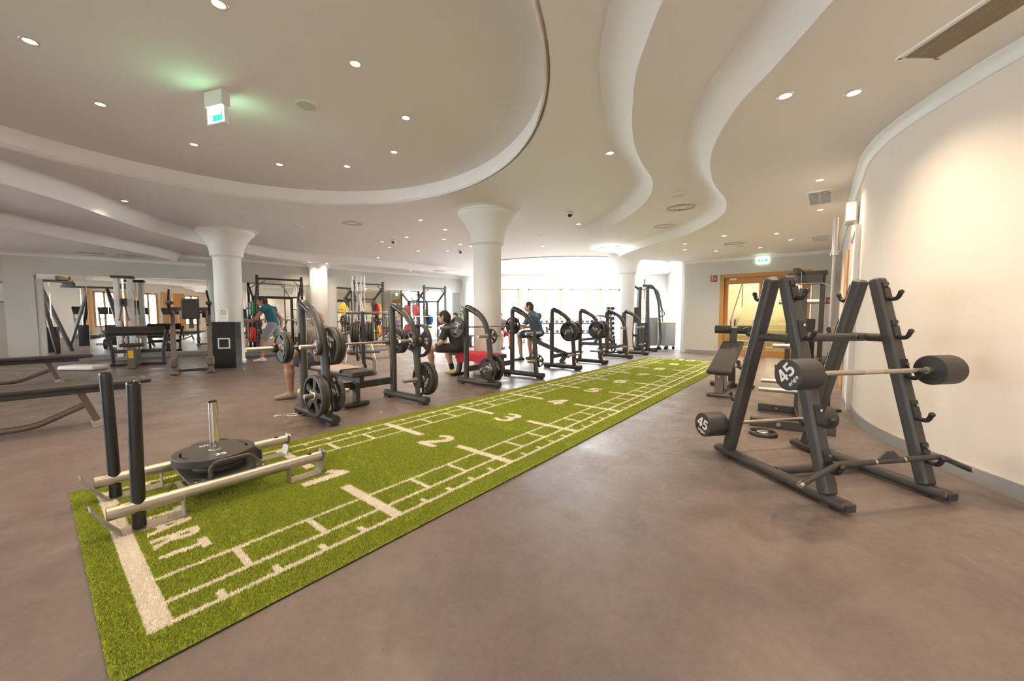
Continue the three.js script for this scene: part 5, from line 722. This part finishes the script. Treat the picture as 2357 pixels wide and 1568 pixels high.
const sitF = { pelvis: [0, 0.565, 0.02], belly: [0, 0.70, 0.0], chest: [0, 0.86, 0.0], neck: [0, 1.0, 0.0], head: [0, 1.12, 0.0], shL: [-0.19, 0.93, 0], shR: [0.19, 0.93, 0], elL: [-0.26, 0.7, -0.08], elR: [0.26, 0.7, -0.08], wrL: [-0.16, 0.62, -0.3], wrR: [0.16, 0.62, -0.3], hipL: [-0.09, 0.555, 0], hipR: [0.09, 0.555, 0], kneeL: [-0.16, 0.5, -0.42], kneeR: [0.16, 0.5, -0.42], ankL: [-0.16, 0.085, -0.42], ankR: [0.16, 0.085, -0.42], toeL: [-0.16, 0.03, -0.62], toeR: [0.16, 0.03, -0.62] };
person('dark haired man in black resting on a bench near the far mirrors', [-1.9, 0, -13.1], 2.6, sitF, { skin: lin(0.5, 0.28, 0.18), shirt: lin(0.03, 0.03, 0.035), shorts: lin(0.05, 0.05, 0.06), shoe: lin(0.1, 0.1, 0.1), hair: lin(0.02, 0.016, 0.014) });
person('person in dark sportswear training beyond the middle column', [-0.42, 0, -13.4], -2.6, sitF, { skin: lin(0.5, 0.26, 0.19), shirt: lin(0.06, 0.03, 0.05), shorts: lin(0.3, 0.05, 0.07), shoe: lin(0.1, 0.1, 0.1), hair: lin(0.03, 0.02, 0.02) });
for (const [x, z, t, l] of [[-1.9, -13.1, 2.6, 'black flat bench under the man near the far mirrors'], [-0.42, -13.4, -2.6, 'black flat bench under the person beyond the column']]) { const o = thing('training_bench', l, 'weight bench', [x, 0, z], t); mesh('bench_pad', [place(padBox(0.3, 0.07, 1.1), 0, 0.42, 0.4)], M.pad, o); for (const q of [0.0, 0.8]) mesh('leg', [box(0.08, 0.38, 0.08, 0, 0.2, q), box(0.4, 0.04, 0.08, 0, 0.02, q)], M.black, o); }

// ---------------------------------------------------------------- towels, bottles, earphones
function towel(w, L, hang, pos, turn, m, label) {      // cloth over a bench pad, folded down both sides
  const n = 26, k = 20, P = [], total = w + 2 * hang;
  for (let i = 0; i <= n; i++) for (let j = 0; j <= k; j++) { const s = (j / k) * total - total / 2, z = (i / n - 0.5) * L, a = Math.abs(s) - w / 2, sg = Math.sign(s); let x, y; if (a <= 0) { x = s; y = 0.003 * Math.sin(z * 23 + s * 9) + 0.002; } else { x = sg * (w / 2 + 0.012 + 0.016 * Math.sin(z * 17 + sg) * Math.min(1, a * 6)); y = -a * (1 + 0.13 * Math.sin(z * 9 + 1.3 * sg)); } P.push([x, y, z]); }
  const pos3 = [], idx = [], N = P.length; for (const off of [0.0, 0.007]) P.forEach((p, q) => { const s = ((q % (k + 1)) / k) * total - total / 2, side = Math.abs(s) > w / 2; pos3.push(p[0] + (side ? Math.sign(s) * off : 0), p[1] + (side ? 0 : off), p[2]); });
  const quad = (a, b, c, d) => idx.push(a, b, c, b, d, c); for (let i = 0; i < n; i++) for (let j = 0; j < k; j++) { const a = i * (k + 1) + j; quad(a, a + 1, a + k + 1, a + k + 2); quad(N + a + 1, N + a, N + a + k + 2, N + a + k + 1); } for (let j = 0; j < k; j++) { quad(j + 1, j, N + j + 1, N + j); const e = n * (k + 1) + j; quad(e, e + 1, N + e, N + e + 1); } for (let i = 0; i < n; i++) { const a = i * (k + 1); quad(a, a + k + 1, N + a, N + a + k + 1); quad(a + k + k + 1, a + k, N + a + k + k + 1, N + a + k); }
  const g = new THREE.BufferGeometry(); g.setAttribute('position', new THREE.Float32BufferAttribute(pos3, 3)); g.setAttribute('uv', new THREE.Float32BufferAttribute(pos3.flatMap((v, i) => (i % 3 === 0 ? [pos3[i], pos3[i + 2]] : [])), 2)); g.setIndex(idx); g.computeVertexNormals(); const o = mesh('towel', g, m, scene); o.position.set(...pos); o.rotation.y = turn; tag(o, label, 'towel');
}
const terry = (c) => std({ color: c, roughness: 0.95, bumpMap: fineRep(40), bumpScale: 0.002 });
towel(0.31, 0.85, 0.17, uv(4.8, 3.0, 0.4585), ROW, terry(lin(0.58, 0.045, 0.06)), 'red towel draped over the bench beside the man in black');
towel(0.31, 0.75, 0.03, uv(2.24, 3.1, 0.4585), ROW, terry(lin(0.34, 0.27, 0.24)), 'taupe towel lying on the first flat bench pad');
const clearP = phy({ color: lin(0.96, 0.97, 0.98), roughness: 0.05, transmission: 1, thickness: 0, ior: 1.4 });
function bottle(p, m, cap, label, fill) { const o = thing('water_bottle', label, 'bottle', p); mesh('bottle_body', [lathe([[0, 0], [0.034, 0], [0.036, 0.02], [0.036, 0.15], [0.032, 0.175], [0.02, 0.195]], 20)], m, o); mesh('cap', [lathe([[0, 0.225], [0.024, 0.225], [0.026, 0.19], [0.02, 0.19]], 16)], cap, o); if (fill) mesh('drink', [lathe([[0, 0.004], [0.032, 0.004], [0.032, fill], [0, fill]], 16)], enamel(0.6, 0.03, 0.03), o); }
bottle([-2.57, 0, -4.62], clearP, enamel(0.75, 0.7, 0.35), 'clear water bottle with a pale yellow cap beside the flat bench'); bottle([2.3, 0, -10.1], clearP, M.blackGloss, 'clear bottle of red drink beside the incline bench', 0.12); bottle([0.5, 0, -8.9], clearP, M.plastic, 'clear water bottle beside the decline bench');
{ const o = thing('earphones', 'white cable earphones dropped beside the water bottle', 'earphones', [-2.5, 0, -4.26]); mesh('cable', [smooth([[-0.12, 0.004, 0.03], [-0.04, 0.004, 0.0], [0.05, 0.004, 0.04], [0.08, 0.005, -0.02], [0.02, 0.008, -0.05], [-0.02, 0.006, 0.0], [0.03, 0.009, 0.05], [0.1, 0.004, 0.02], [0.14, 0.004, -0.06]], 0.0028, 6, 60)], M.print, o); for (const [x, z] of [[-0.12, 0.03], [-0.13, 0.06]]) mesh('earbud', [place(new THREE.SphereGeometry(0.008, 10, 8), x, 0.009, z), cyl([x, 0.006, z], [x + 0.02, 0.004, z], 0.003)], M.white, o); }
renderer.render(scene, camera);
